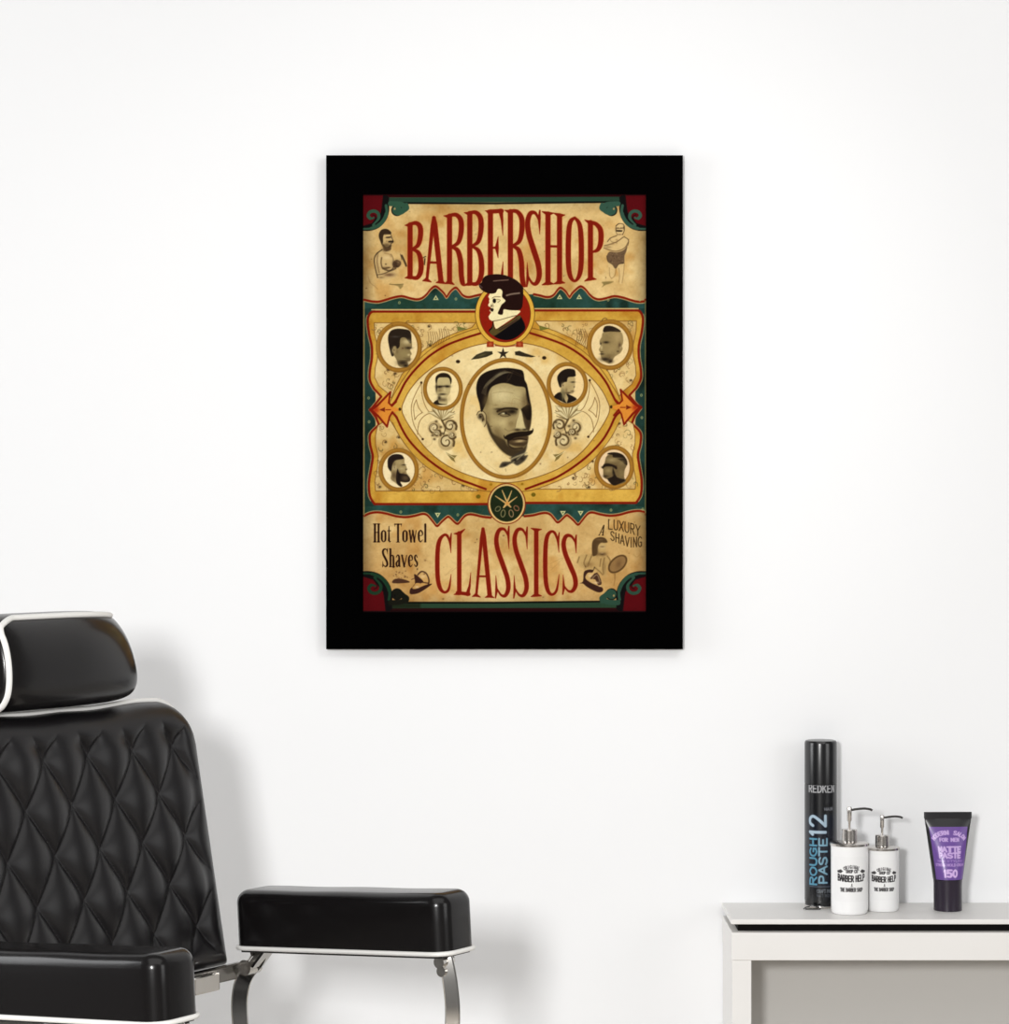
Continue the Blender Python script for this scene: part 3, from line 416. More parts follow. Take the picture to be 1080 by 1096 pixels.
    q = o([(510, 535)])[0]; cv.ell(q[0], q[1], 12.2, 7.6, (86, 60, 32), .95, .5, rot=-.75); cv.ell(q[0], q[1], 10.2, 5.8, (150, 114, 68), .95, .6, rot=-.75); cv.blob(q[0] + 1, q[1], 3, 5, (104, 74, 44), .6, .4); Ln([(480,640),(480,700),(470,760)], [1.8]*4 + [1]*5, (150, 112, 62), .8)
    P([(140,720),(150,620),(200,595),(250,600),(240,625),(190,630),(165,680),(200,720),(280,760),(350,790),(345,830),(290,835),(190,785),(140,745),(105,740)], (46, 22, 18), .92, .35)
    P([(215,690),(290,625),(340,740),(300,760),(270,700)], (60, 34, 24), .9, .35); Bl(215, 660, 26, 16, (228, 196, 144), .8); Bl(280, 735, 30, 10, (236, 206, 160), .75); Bl(320, 770, 14, 8, (230, 200, 150), .7); Ln([(240,690),(290,650),(320,720)], .8, (220, 190, 140), .6); Ln([(250,600),(265,570)], 1, dk, .7)
    for i, c in enumerate('A'): glyph(cv, SER, c, lambda u, v: (640.5 + u * 5.5 + (1 - v) * 3.2, 562 + v * 11), 1.3, (50, 34, 16))
    f1 = lambda x: 556 + (max(0, x - 650) / 35) ** 1.6 * 7
    word(cv, SAN, 'LUXURY', 651, 685, f1, lambda x: f1(x) + 10 + (x - 650) * .03, 1.05, (58, 40, 20), .3)
    f2 = lambda x: 568 + (x - 653) * .36 - max(0, x - 674) * .45
    word(cv, SAN, 'SHAVING', 653.5, 687, f2, lambda x: f2(x) + 9.5 + (x - 653) * .03, 1.05, (58, 40, 20), .3); Ln([(680,430),(710,460),(750,430),(745,400)], .8, (150, 116, 60), .5)
    # ================= headline type
    col = (128, 26, 9); sh = (92, 18, 8)
    tp = lambda x: 223.3 + 16.5 * ((x - 540) / 106) ** 2; bt = lambda x: 307 - 9.5 * ((x - 540) / 106) ** 2
    for (c, a0, a1) in (('B',433.5,453),('A',453.5,475.5),('R',475,497),('B',497,518),('E',519.5,539),('R',540.3,562),('S',562.5,579.5),('H',581,604),('O',606,624.5),('P',626,646)):
        for cc, T, d_ in (((214, 130, 60), 6.6, 0), (col, 5.5, 0)):
            glyph(cv, SER, c, lambda u, v: (a0 + (a1 - a0) * u, tp(a0 + (a1 - a0) * u) + (bt(a0 + (a1 - a0) * u) - tp(a0 + (a1 - a0) * u)) * v), T, cc, .5 if T > 6 else 1)
    tp2 = lambda x: 563.5 + 10 * ((x - 543) / 76) ** 2; bt2 = lambda x: 640 - 6.5 * ((x - 543) / 76) ** 2
    for (c, a0, a1) in (('C',466,484),('L',486,504.5),('A',506.5,527.5),('S',529,546.5),('S',548.5,566),('I',568.5,579.5),('C',581.5,599.5),('S',601,618.5)):
        for cc, T in (((220, 130, 80), 5.6), (col, 4.7)):
            glyph(cv, SER, c, lambda u, v: (a0 + (a1 - a0) * u, tp2(a0 + (a1 - a0) * u) + (bt2(a0 + (a1 - a0) * u) - tp2(a0 + (a1 - a0) * u)) * v), T, cc, .5 if T > 5 else 1)
    # the quiff stands over the headline: paint the medallion's hair crest again
    o = lambda pts: tr(500, 285, 12.17, pts)
    P([(155,235),(190,210),(205,160),(260,118),(380,104),(500,118),(620,170),(700,235),(730,300),(600,330),(430,290),(395,300),(370,345),(300,356),(220,330),(165,280)], (34, 14, 10), 1, .3)
    Ln([(345,192),(420,185),(500,180),(535,177)], 1.0, (150, 120, 100), .8); Ln([(160,245),(195,280)], 1, (110, 90, 90), .7)
    # ================= outer border: dark red, green line, black line, corner scrolls
    cv.poly([(380,200),(700,200),(700,211.5),(380,211.5)], (46, 6, 8)); cv.poly([(380,200),(700,200),(700,208),(380,208)], (14, 4, 5), .8, 1.5); cv.poly([(395,211.5),(690,210.5),(690,216),(395,217)], (40, 66, 50)); cv.line([(414,217.3),(530,217.8),(668,216)], 1.9, (12, 12, 10))
    cv.poly([(380,650.5),(700,650),(700,660),(380,660)], (40, 8, 10)); cv.poly([(380,654),(700,654),(700,660),(380,660)], (10, 4, 5), .8, 1.5); cv.poly([(395,645.5),(690,644.5),(690,650.5),(395,651)], (40, 66, 46)); cv.poly([(395,645.5),(450,645.5),(450,651),(395,651)], (26, 30, 16), .8, 1.5); cv.line([(414,645),(530,645),(668,643.5)], 1.9, (12, 12, 8))
    for fx, fy, gr in ((0, 0, (48, 82, 62)), (1, 0, (52, 84, 68)), (0, 1, (26, 56, 36)), (1, 1, (44, 74, 58))):
        bx, by = (691.5 if fx else 388), (654 if fy else 209)
        S = lambda pts: [(bx - p[0] if fx else bx + p[0], by - p[1] if fy else by + p[1]) + tuple(p[2:]) for p in pts]
        blk = (14, 12, 12)
        sc = 1.0 if not fy else 1.12
        G = lambda pts: S([(p[0] * sc, p[1] * sc) + tuple(p[2:]) for p in pts])
        cv.poly(smooth(G([(0,38),(8,38),(17,35),(25,27),(28.5,17),(28,8),(26,0),(0,0)]), 3), blk, 1, .4)
        cv.poly(G([(0,0),(22,0),(20,18),(10,30),(0,33)]), (86, 8, 14), 1, .6)
        cv.line(smooth(G([(1,36),(9,35.5),(17,32.5),(23,26),(26,18),(25,10)]), 5), [2.2]*5 + [3.4]*5 + [4.2]*5 + [4]*5 + [3]*5 + [1], gr)
        cv.line(smooth(G([(12,32),(17,26),(17,20),(13,17),(8,18),(6,22),(9,25),(12,24)]), 5), [3.5]*30 + [2]*6, gr); cv.line(smooth(G([(14,31),(19.5,25),(20.5,16)]), 5), 1.1, blk)
        cv.line(smooth(G([(12,29),(14,23),(11,21)]), 5), .9, blk, .8)
        if fy and not fx: gr2 = (22, 22, 14)
        else: gr2 = gr
        c = S([(37, 18 if fy else 16)])[0]
        cv.ell(c[0], c[1], 6.3, 6.3, blk); cv.ell(c[0], c[1], 5.2, 5.2, gr2); cv.line(smooth(S([(30,9),(40,9.5),(45,12),(43,17),(38,21 if fy else 19)]), 5), 5.5, gr2); cv.line(smooth(S([(47,10),(48,14),(44,17)]), 4), 4, gr2)
        cv.ell(*S([(34.5, 14.5 if not fy else 16.5)])[0], 1.0, 1.2, tuple(int(v * .8) for v in (216, 180, 116)) if not (fy and not fx) else blk, .9)
    # grime and scratches over everything
    sp = fnoise(W, H, 2.2, 90) * .5 + fnoise(W, H, 5, 91) * .5; k = 1 - .045 * np.clip((sp - .5) * 3, 0, 1); cv.a *= k[..., None]
    rg = random.Random(11)
    for _ in range(70): cv.blob(rg.uniform(392, 688), rg.uniform(220, 642), rg.uniform(.4, 1.1), rg.uniform(.4, .9), (70, 40, 20), rg.uniform(.3, .7))
    for _ in range(16):
        x, y = rg.uniform(395, 680), rg.uniform(225, 640); cv.line(smooth([(x, y), (x + rg.uniform(-14, 14), y + rg.uniform(-8, 8)), (x + rg.uniform(-22, 22), y + rg.uniform(-14, 14))], 5), .5, (120, 84, 44), .25)
    cv.a[:] = np.clip(cv.a, 0, 1)
    return cv

def paint_can():
    """Arc length across, height up; both in photo-scale units, 0 at the foot."""
    cv = Canvas(-32, -134, 32, 0, 4, (9, 11, 16))
    cv.poly([(-32, -100), (32, -100), (32, -22), (-32, -22)], (10, 18, 34), 1, 3)
    lb = (176, 198, 214)
    word(cv, SAN, 'REDKEN', -16, 14.5, -131.5, -124, 1.5, (176, 176, 178), .28)
    word(cv, SAN, 'HAIR', 2, 12, -107.6, -104.6, .8, (130, 132, 138), .3)
    def up(txt, xl, xr, yb, yt, T, col, gap=.2):
        ws = [.6 if c == '1' else 1.0 for c in txt]; u = (yb - yt) / (sum(ws) + gap * (len(txt) - 1)); y = yb
        for c, w in zip(txt, ws):
            glyph(cv, SAN, c, lambda a_, b_, y=y, w=w: (xl + (xr - xl) * b_, y - a_ * w * u), T, col); y -= (w + gap) * u
    up('12', -14.5, 3.0, -77.5, -99.5, 3.3, lb, .22)
    up('ROUGH', -14.5, -6.6, -25, -75, 2.1, (92, 152, 178)); up('PASTE', -3.8, 4.6, -27, -75, 2.1, (128, 172, 192))
    cv.line([(-15, -23.5), (17, -23.5)], .8, (120, 130, 140), .8)
    word(cv, SAN, 'CRAFT PASTE', -6, 14, -20.5, -17, .8, (110, 116, 122), .25); word(cv, SAN, 'MAT HOLD', -6, 12, -15.5, -12.5, .7, (80, 84, 90), .25)
    return cv
def paint_dispenser():
    cv = Canvas(-24, -60, 24, -18, 4, (255, 255, 255)); ik = (52, 50, 52)
    arcword(cv, SAN, 'ORIGINAL', 0, -34, 19.5, -.52, .52, 3.2, .75, (90, 88, 90))
    word(cv, SAN, 'SHOP CO', -6.2, 6.2, -48.6, -45.6, .75, ik, .3)
    for s_ in (-1, 1):
        cv.poly([(s_ * 9.5, -47), (s_ * 12, -49), (s_ * 16.5, -47.4), (s_ * 16, -45.6), (s_ * 12, -45)], ik, .9)
    tp = lambda x: -43.4 + .9 * math.cos(x / 16 * 1.6) - .9 + 0 * x; f = lambda x: -42.2 - (x / 16) ** 2 * 1.8
    word(cv, SAN, 'BARBER HELP', -15.6, 15.6, f, lambda x: -36.6 + (1 - (x / 16) ** 2) * 1.2 - .8, 1.25, ik, .22)
    cv.ell(0, -32.8, .5, 1.2, ik); cv.line([(-.9, -31), (.9, -31)], .5, ik)
    word(cv, SAN, 'THE BARBER SHOP', -12.6, 12.6, -29.2, -25.6, .75, ik, .2)
    return cv
def paint_tube():
    """Unit-width label: x -1..1 across (x17 px), y in px down from the label's top edge."""
    cv = Canvas(-18, 0, 18, 56, 4, (112, 78, 158))
    for k in range(6): cv.line([(-18, 8 + k * 9), (18, 9 + k * 9)], .5, (128, 94, 172), .4)
    c = (206, 174, 230)
    arcword(cv, SAN, 'MODERN SALON', 0, 24.5, 20.5, -.92, .92, 3.8, 1.15, c); word(cv, SAN, 'FOR MEN', -7.5, 7.5, 11.8, 15.2, 1.0, c, .3)
    word(cv, SAN, 'MATTE', -9.5, 9.5, 21, 26, 1.7, c, .25); word(cv, SAN, 'PASTE', -9.5, 9.5, 27.5, 32.5, 1.7, c, .25)
    word(cv, SAN, 'HAIR STYLING', -12, 12, 34.8, 36.8, .5, (170, 136, 206), .3); word(cv, SAN, 'STRONG HOLD CREAM', -15, 15, 38.8, 41.2, .7, (186, 152, 216), .25)
    word(cv, SAN, '150', -6, 6, 45.5, 52.6, 2.1, (218, 184, 238), .3)
    return cv
# ---------------------------------------------------------------- materials
def mat(name, col, rough=.5, metal=0.0, coat=0.0, bump=None, noise=None, spec=.5):
    m = bpy.data.materials.new(name); m.use_nodes = True; nt = m.node_tree; b = nt.nodes['Principled BSDF']
    b.inputs['Base Color'].default_value = (*col, 1); b.inputs['Roughness'].default_value = rough; b.inputs['Metallic'].default_value = metal
    b.inputs['Coat Weight'].default_value = coat; b.inputs['Coat Roughness'].default_value = .12; b.inputs['Specular IOR Level'].default_value = spec
    tc = nt.nodes.new('ShaderNodeTexCoord')
    if noise:   # (scale xyz, detail, colour2, low, high)
        sc, det, c2, lo, hi = noise
        mp = nt.nodes.new('ShaderNodeMapping'); mp.inputs['Scale'].default_value = sc; nt.links.new(tc.outputs['Object'], mp.inputs[0])
        n = nt.nodes.new('ShaderNodeTexNoise'); n.inputs['Scale'].default_value = 1; n.inputs['Detail'].default_value = det; nt.links.new(mp.outputs[0], n.inputs['Vector'])
        r = nt.nodes.new('ShaderNodeValToRGB'); r.color_ramp.elements[0].position = lo; r.color_ramp.elements[1].position = hi
        r.color_ramp.elements[0].color = (*col, 1); r.color_ramp.elements[1].color = (*c2, 1)
        nt.links.new(n.outputs[0], r.inputs[0]); nt.links.new(r.outputs[0], b.inputs['Base Color'])
    if bump:    # (scale xyz, strength, distance)
        sc, st, di = bump
        mp = nt.nodes.new('ShaderNodeMapping'); mp.inputs['Scale'].default_value = sc; nt.links.new(tc.outputs['Object'], mp.inputs[0])
        n = nt.nodes.new('ShaderNodeTexNoise'); n.inputs['Scale'].default_value = 1; n.inputs['Detail'].default_value = 5; nt.links.new(mp.outputs[0], n.inputs['Vector'])
        bp = nt.nodes.new('ShaderNodeBump'); bp.inputs['Strength'].default_value = st; bp.inputs['Distance'].default_value = di
        nt.links.new(n.outputs[0], bp.inputs['Height']); nt.links.new(bp.outputs[0], b.inputs['Normal'])
    return m
def ink_mat(name, rough, coat=0.0, spec=.4, metal=0.0):
    m = mat(name, (1, 1, 1), rough, metal, coat, spec=spec); nt = m.node_tree
    a = nt.nodes.new('ShaderNodeAttribute'); a.attribute_name = 'ink'; nt.links.new(a.outputs['Color'], nt.nodes['Principled BSDF'].inputs['Base Color'])
    return m
WALL = mat('wall_paint', (.855, .86, .87), .85, bump=((60, 60, 60), .08, .001))
FLOOR = mat('floor_laminate', (.62, .58, .53), .45, noise=((2, 14, 1), 5, (.54, .49, .43), .35, .7))
FRAME = mat('black_stained_wood', (.0007, .0007, .0008), .8, spec=.0, bump=((9, 9, 160), .35, .0008))
BACK = mat('brown_hardboard', (.20, .13, .08), .8)
LEATH = mat('black_leather', (.0062, .0054, .0062), .37, spec=.42, bump=((420, 420, 420), .10, .0004))
LEATHG = mat('glossy_black_leather', (.0048, .0040, .0042), .26, coat=.22, spec=.30, bump=((300, 300, 300), .08, .0004))
PIPE = mat('white_piping', (.86, .85, .82), .45)
CHROME = mat('chrome', (.62, .60, .57), .14, metal=1)
DARKC = mat('smoked_chrome', (.26, .25, .235), .22, metal=1)
STEEL = mat('brushed_steel', (.60, .57, .54), .2, metal=1)
DARKM = mat('dark_gunmetal', (.05, .047, .045), .35, metal=.6)
LAMI = mat('white_laminate', (.80, .785, .765), .42, noise=((6, 1, 6), 3, (.78, .76, .735), .3, .8))
GREIGE = mat('greige_board', (.50, .485, .46), .6)
GROOVE = mat('painted_groove_shade', (.004, .003, .003), .8, spec=.1)  # near-black colour stands in for the deep shade in the drawer gap
BLACKP = mat('black_plastic', (.004, .004, .005), .22, spec=.7)
CERAM = mat('white_ceramic', (.86, .86, .86), .22, coat=.3)
PURP = mat('dark_purple_plastic', (.016, .009, .022), .3, spec=.5)
TUBEB = mat('black_tube_plastic', (.013, .013, .015), .3, spec=.5)
# ---------------------------------------------------------------- helpers
def lin(c): c = np.asarray(c, float); return np.where(c <= .04045, c / 12.92, ((c + .055) / 1.055) ** 2.4)
def link(name, me, m, parent=None, smooth_=True):
    o = bpy.data.objects.new(name, me); C.objects.link(o)
    if m: me.materials.append(m)
    if parent: o.parent = parent
    if smooth_:
        for p in me.polygons: p.use_smooth = True
    return o
def obj(name, bm, m, parent=None, smooth_=True, ang=None):
    bmesh.ops.recalc_face_normals(bm, faces=bm.faces[:]); me = bpy.data.meshes.new(name); bm.to_mesh(me); bm.free()
    o = link(name, me, m, parent, smooth_)
    if smooth_ and ang is not None: me.set_sharp_from_angle(angle=ang)
    return o
def thing(name, label, cat, loc=(0, 0, 0), rz=0, group=None):
    o = bpy.data.objects.new(name, None); C.objects.link(o); o.location = loc; o.rotation_euler = (0, 0, rz); o.empty_display_size = .05
    o['label'] = label; o['category'] = cat
    if group: o['group'] = group
    return o
def box(bm, x0, x1, y0, y1, z0, z1, bev=0.0, seg=2):
    r = bmesh.ops.create_cube(bm, size=1)['verts']
    for v in r: v.co = Vector(((x0 + x1) / 2 + v.co.x * (x1 - x0), (y0 + y1) / 2 + v.co.y * (y1 - y0), (z0 + z1) / 2 + v.co.z * (z1 - z0)))
    if bev:
        es = list({e for v in r for e in v.link_edges}); bmesh.ops.bevel(bm, geom=es, offset=bev, segments=seg, profile=.5, affect='EDGES')
def lathe(bm, prof, n=48, cx=0, cy=0):
    rings = []
    for r, z in prof:
        rings.append([bm.verts.new((cx + r * math.cos(2 * PI * k / n), cy + r * math.sin(2 * PI * k / n), z)) for k in range(n)])
    for a, b in zip(rings, rings[1:]):
        for k in range(n): bm.faces.new((a[k], a[(k + 1) % n], b[(k + 1) % n], b[k]))
    bm.faces.new(rings[0][::-1]); bm.faces.new(rings[-1])
def tube(bm, pts, r, n=10, closed=False, flat=1.0, caps=True):
    P = [Vector(p) for p in pts]; N = len(P); rs = list(r) if hasattr(r, '__len__') else [r] * N; rings = []; nrm = None
    for i, p in enumerate(P):
        a = P[(i - 1) % N] if closed or i else P[i]; b = P[(i + 1) % N] if closed or i < N - 1 else P[i]
        t = (b - a).normalized()
        if nrm is None: nrm = t.orthogonal().normalized() if abs(t.z) > .9 else t.cross(Vector((0, 0, 1))).normalized()
        nrm = (nrm - t * nrm.dot(t)).normalized(); bn = t.cross(nrm)
        rings.append([bm.verts.new(p + (nrm * math.cos(2 * PI * k / n) * flat + bn * math.sin(2 * PI * k / n)) * rs[i]) for k in range(n)])
    for i in range(N if closed else N - 1):
        a, b = rings[i], rings[(i + 1) % N]
        for k in range(n): bm.faces.new((a[k], a[(k + 1) % n], b[(k + 1) % n], b[k]))
    if not closed and caps: bm.faces.new(rings[0][::-1]); bm.faces.new(rings[-1])
def bar(bm, pts, wdir, w, t):
    """flat metal bar: rectangular section w (along wdir) by t swept through pts, corners eased"""
    P = [Vector(p) for p in pts]; W_ = Vector(wdir).normalized(); rings = []; N = len(P); e = min(w, t) * .22
    for i, p in enumerate(P):
        tg = (P[min(i + 1, N - 1)] - P[max(i - 1, 0)]).normalized(); wd = (W_ - tg * W_.dot(tg)).normalized(); tn = tg.cross(wd)
        q = [(w / 2, t / 2 - e), (w / 2 - e, t / 2), (-w / 2 + e, t / 2), (-w / 2, t / 2 - e), (-w / 2, -t / 2 + e), (-w / 2 + e, -t / 2), (w / 2 - e, -t / 2), (w / 2, -t / 2 + e)]
        rings.append([bm.verts.new(p + wd * a + tn * b) for a, b in q])
    for a, b in zip(rings, rings[1:]):
        for k in range(8): bm.faces.new((a[k], a[(k + 1) % 8], b[(k + 1) % 8], b[k]))
    bm.faces.new(rings[0][::-1]); bm.faces.new(rings[-1])
def grid_mesh(name, Pxyz, ink=None, wrap_u=False):
    """Pxyz: (nv, nu, 3) array -> quad mesh, optional per-vertex ink colour (linear)."""
    nv, nu = Pxyz.shape[:2]; me = bpy.data.meshes.new(name); V = Pxyz.reshape(-1, 3)
    idx = np.arange(nv * nu).reshape(nv, nu); nx = np.roll(idx, -1, 1) if wrap_u else idx[:, 1:]; cu = idx if wrap_u else idx[:, :-1]
    F = np.stack([cu[:-1], nx[:-1], nx[1:], cu[1:]], -1).reshape(-1, 4)
    me.vertices.add(len(V)); me.vertices.foreach_set('co', V.astype(np.float32).ravel())
    me.loops.add(F.size); me.loops.foreach_set('vertex_index', F.astype(np.int32).ravel())
    me.polygons.add(len(F)); me.polygons.foreach_set('loop_start', np.arange(0, F.size, 4, dtype=np.int32)); me.polygons.foreach_set('loop_total', np.full(len(F), 4, np.int32))
    me.update(calc_edges=True)
    if ink is not None:
        at = me.color_attributes.new('ink', 'FLOAT_COLOR', 'POINT'); c = np.ones((len(V), 4), np.float32); c[:, :3] = ink.reshape(-1, 3); at.data.foreach_set('color', c.ravel())
    return me
def sample(cv, x, y):
    i = np.clip((x - cv.x0) * cv.k, 0, cv.W - 1.001); j = np.clip((y - cv.y0) * cv.k, 0, cv.H - 1.001); a = i.astype(int); b = j.astype(int); fx = (i - a)[..., None]; fy = (j - b)[..., None]
    A = cv.a; return (A[b, a] * (1 - fx) + A[b, a + 1] * fx) * (1 - fy) + (A[b + 1, a] * (1 - fx) + A[b + 1, a + 1] * fx) * fy
INK = .84   # printed reflectance against the photographed tone
def up(px, py, depth):
    """photo pixel -> world point at a given distance in front of the wall"""
    s = FPX / (DIST - depth); return ((px - 540) / s, -depth, H - (py - 548) / s)

# ---------------------------------------------------------------- room
bm = bmesh.new(); box(bm, -3.6, 3.6, 0, .12, 0, 2.9); o = obj('wall_back', bm, WALL, smooth_=False); o['kind'] = 'structure'
bm = bmesh.new(); box(bm, -3.6, 3.6, -5.2, .12, -.1, 0); o = obj('floor', bm, FLOOR, smooth_=False); o['kind'] = 'structure'
bm = bmesh.new(); box(bm, -3.6, 3.6, -.014, 0, 0, .09, .003); o = obj('baseboard_back', bm, LAMI, smooth_=False); o['kind'] = 'structure'

# ---------------------------------------------------------------- framed poster
FD = .024
fx0, _, fz1 = up(349, 166, FD); fx1, _, fz0 = up(731, 695, FD); cz = (fz0 + fz1) / 2
T = thing('framed_poster', 'black framed vintage barbershop poster hanging on the white wall', 'picture', ((fx0 + fx1) / 2, 0, fz0))
bx, bz = (fx0 + fx1) / 2, fz0; FW, FH = (fx1 - fx0) / 2, (fz1 - fz0)
ix0, _, iz1 = up(388.5, 207.5, FD - .006); ix1, _, iz0 = up(691.5, 655.5, FD - .006)
bm = bmesh.new()
def ringrect(x0, x1, z0, z1, y): return [bm.verts.new((x0 - bx, y, z0 - bz)), bm.verts.new((x1 - bx, y, z0 - bz)), bm.verts.new((x1 - bx, y, z1 - bz)), bm.verts.new((x0 - bx, y, z1 - bz))]
R_ = []
prof = [(0, -.001), (0, -FD + .002), (.002, -FD), (.030, -FD - .0005), (.034, -FD + .001), (.050, -FD + .003), (None, -FD + .006), (None, -FD + .012)]
for d, y in prof:
    if d is None: R_.append(ringrect(ix0, ix1, iz0, iz1, y))
    else: R_.append(ringrect(fx0 + d, fx1 - d, fz0 + d, fz1 - d, y))
for a, b in zip(R_, R_[1:]):
    for k in range(4): bm.faces.new((a[k], a[(k + 1) % 4], b[(k + 1) % 4], b[k]))
a, b = R_[-1], R_[0]
for k in range(4): bm.faces.new((a[k], a[(k + 1) % 4], b[(k + 1) % 4], b[k]))
obj('frame', bm, FRAME, T, smooth_=False)
bm = bmesh.new(); box(bm, fx0 + .006 - bx, fx1 - .006 - bx, -FD + .0135, -.0015, .006, FH - .006); obj('backing_board', bm, BACK, T, smooth_=False)
cv = paint_poster(); PD = FD - .0115
X, Y = np.meshgrid(cv.x0 + np.arange(cv.W) / cv.k, cv.y0 + np.arange(cv.H) / cv.k); s_ = FPX / (DIST - PD)
P3 = np.stack([(X - 540) / s_ - bx, np.full(X.shape, -PD), H - (Y - 548) / s_ - bz], -1)[::-1]
me = grid_mesh('poster_print', P3, lin(cv.a[::-1]) * INK); o = link('poster_print', me, ink_mat('poster_ink', .8, spec=.04), T, smooth_=False)
o['label'] = 'aged tan poster print with red, green and gold lettering and portraits'

# ---------------------------------------------------------------- console table
TD = .186; zt = H - .6572; TX0, TX1 = .3665, 1.32
T = thing('console_table', 'white console table with one drawer against the wall', 'table', ((TX0 + TX1) / 2, -TD / 2, 0))
ox, oy = (TX0 + TX1) / 2, -TD / 2
def tb(name, x0, x1, y0, y1, z0, z1, m, bev=.001, parent=T):
    bm = bmesh.new(); box(bm, x0 - ox, x1 - ox, y0 - oy, y1 - oy, z0, z1, bev); return obj(name, bm, m, parent, smooth_=False)
tb('table_top', TX0 - .001, TX1 + .001, -TD, -.001, zt - .0082, zt, LAMI, .0012)
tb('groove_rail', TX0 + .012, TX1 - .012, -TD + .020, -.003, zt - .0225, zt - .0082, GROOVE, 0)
tb('drawer', TX0, TX1, -TD, -.004, zt - .0665, zt - .0215, LAMI, .0014)
tb('side_panel', TX0 + .001, TX0 + .032, -TD + .001, -.002, 0, zt - .0665, LAMI)
tb('side_panel', TX1 - .032, TX1 - .001, -TD + .001, -.002, 0, zt - .0665, LAMI)
tb('back_panel', TX0 + .032, TX1 - .032, -.022, -.004, .12, zt - .0665, GREIGE)
tb('lower_shelf', TX0 + .032, TX1 - .032, -TD + .004, -.022, .12, .14, LAMI)

# ---------------------------------------------------------------- things on the table
def label_cyl(name, cv, r_of_z, z0, z1, a0, a1, m, parent, nu, nv, ppx):
    """open curved skin around a cylinder; u = arc length, centred on the camera-facing side"""
    a = np.linspace(a0, a1, nu); z = np.linspace(z0, z1, nv); A_, Z_ = np.meshgrid(a, z); R2 = np.vectorize(r_of_z)(Z_)
    P3 = np.stack([R2 * np.sin(A_), -R2 * np.cos(A_), Z_], -1); col = sample(cv, A_ * R2.max() * ppx, -Z_ * ppx)
    return link(name, grid_mesh(name, P3, lin(col) * INK), m, parent)
# spray can
dc = .046; sc_ = FPX / (DIST - dc); cx_ = (878.5 - 540) / sc_; rc = 17.3 / sc_; hc = .2775
T = thing('spray_can', 'tall slim black hair spray can with blue lettering on the white table', 'spray can', (cx_, -dc, zt))
bm = bmesh.new(); zc = .205
lathe(bm, [(rc * .90, .0), (rc * .97, .0015), (rc * .985, .004), (rc * .96, .0055), (rc * .98, .008), (rc * .985, .012), (rc * .985, zc - .001), (rc * .96, zc)], 64)
obj('can_body', bm, BLACKP, T, ang=.6)
label_cyl('printed_label', paint_can(), lambda z: rc * .9995, .0125, zc - .0008, -1.75, 1.75, ink_mat('can_ink', .22, spec=.7), T, 260, 560, sc_)
bm = bmesh.new(); lathe(bm, [(rc * .94, zc), (rc, zc + .0006), (rc * 1.0, hc - .006), (rc * .985, hc - .003), (rc * .93, hc - .0008), (rc * .82, hc), (.0005, hc)], 64)
obj('cap', bm, BLACKP, T, ang=.6)
bm = bmesh.new(); tube(bm, [(rc * .93 * math.cos(t), rc * .93 * math.sin(t), .0022) for t in np.linspace(0, 2 * PI, 48, endpoint=False)], .0022, 8, True)
obj('base_rim', bm, STEEL, T)
# little dark clip at the can's foot
T = thing('hair_clip', 'tiny dark hair clip lying at the foot of the tall black can', 'hair clip', (cx_ - .0215, -dc - .034, zt))
bm = bmesh.new(); bar(bm, smooth([(-.011, 0, .0012), (-.006, 0, .0042), (.002, 0, .0052), (.012, 0, .0040), (.017, 0, .0018)], 4), (0, 1, 0), .005, .0016); obj('clip_arm', bm, BLACKP, T)
bm = bmesh.new(); bar(bm, smooth([(-.008, 0, .0010), (.004, 0, .0012), (.017, 0, .0010)], 4), (0, 1, 0), .005, .0014); obj('clip_arm', bm, BLACKP, T)
bm = bmesh.new(); bar(bm, smooth([(-.001, -.0026, .0050), (.004, -.0026, .0056), (.009, -.0026, .0048)], 3), (0, 1, 0), .003, .0016); obj('spring_plate', bm, STEEL, T)
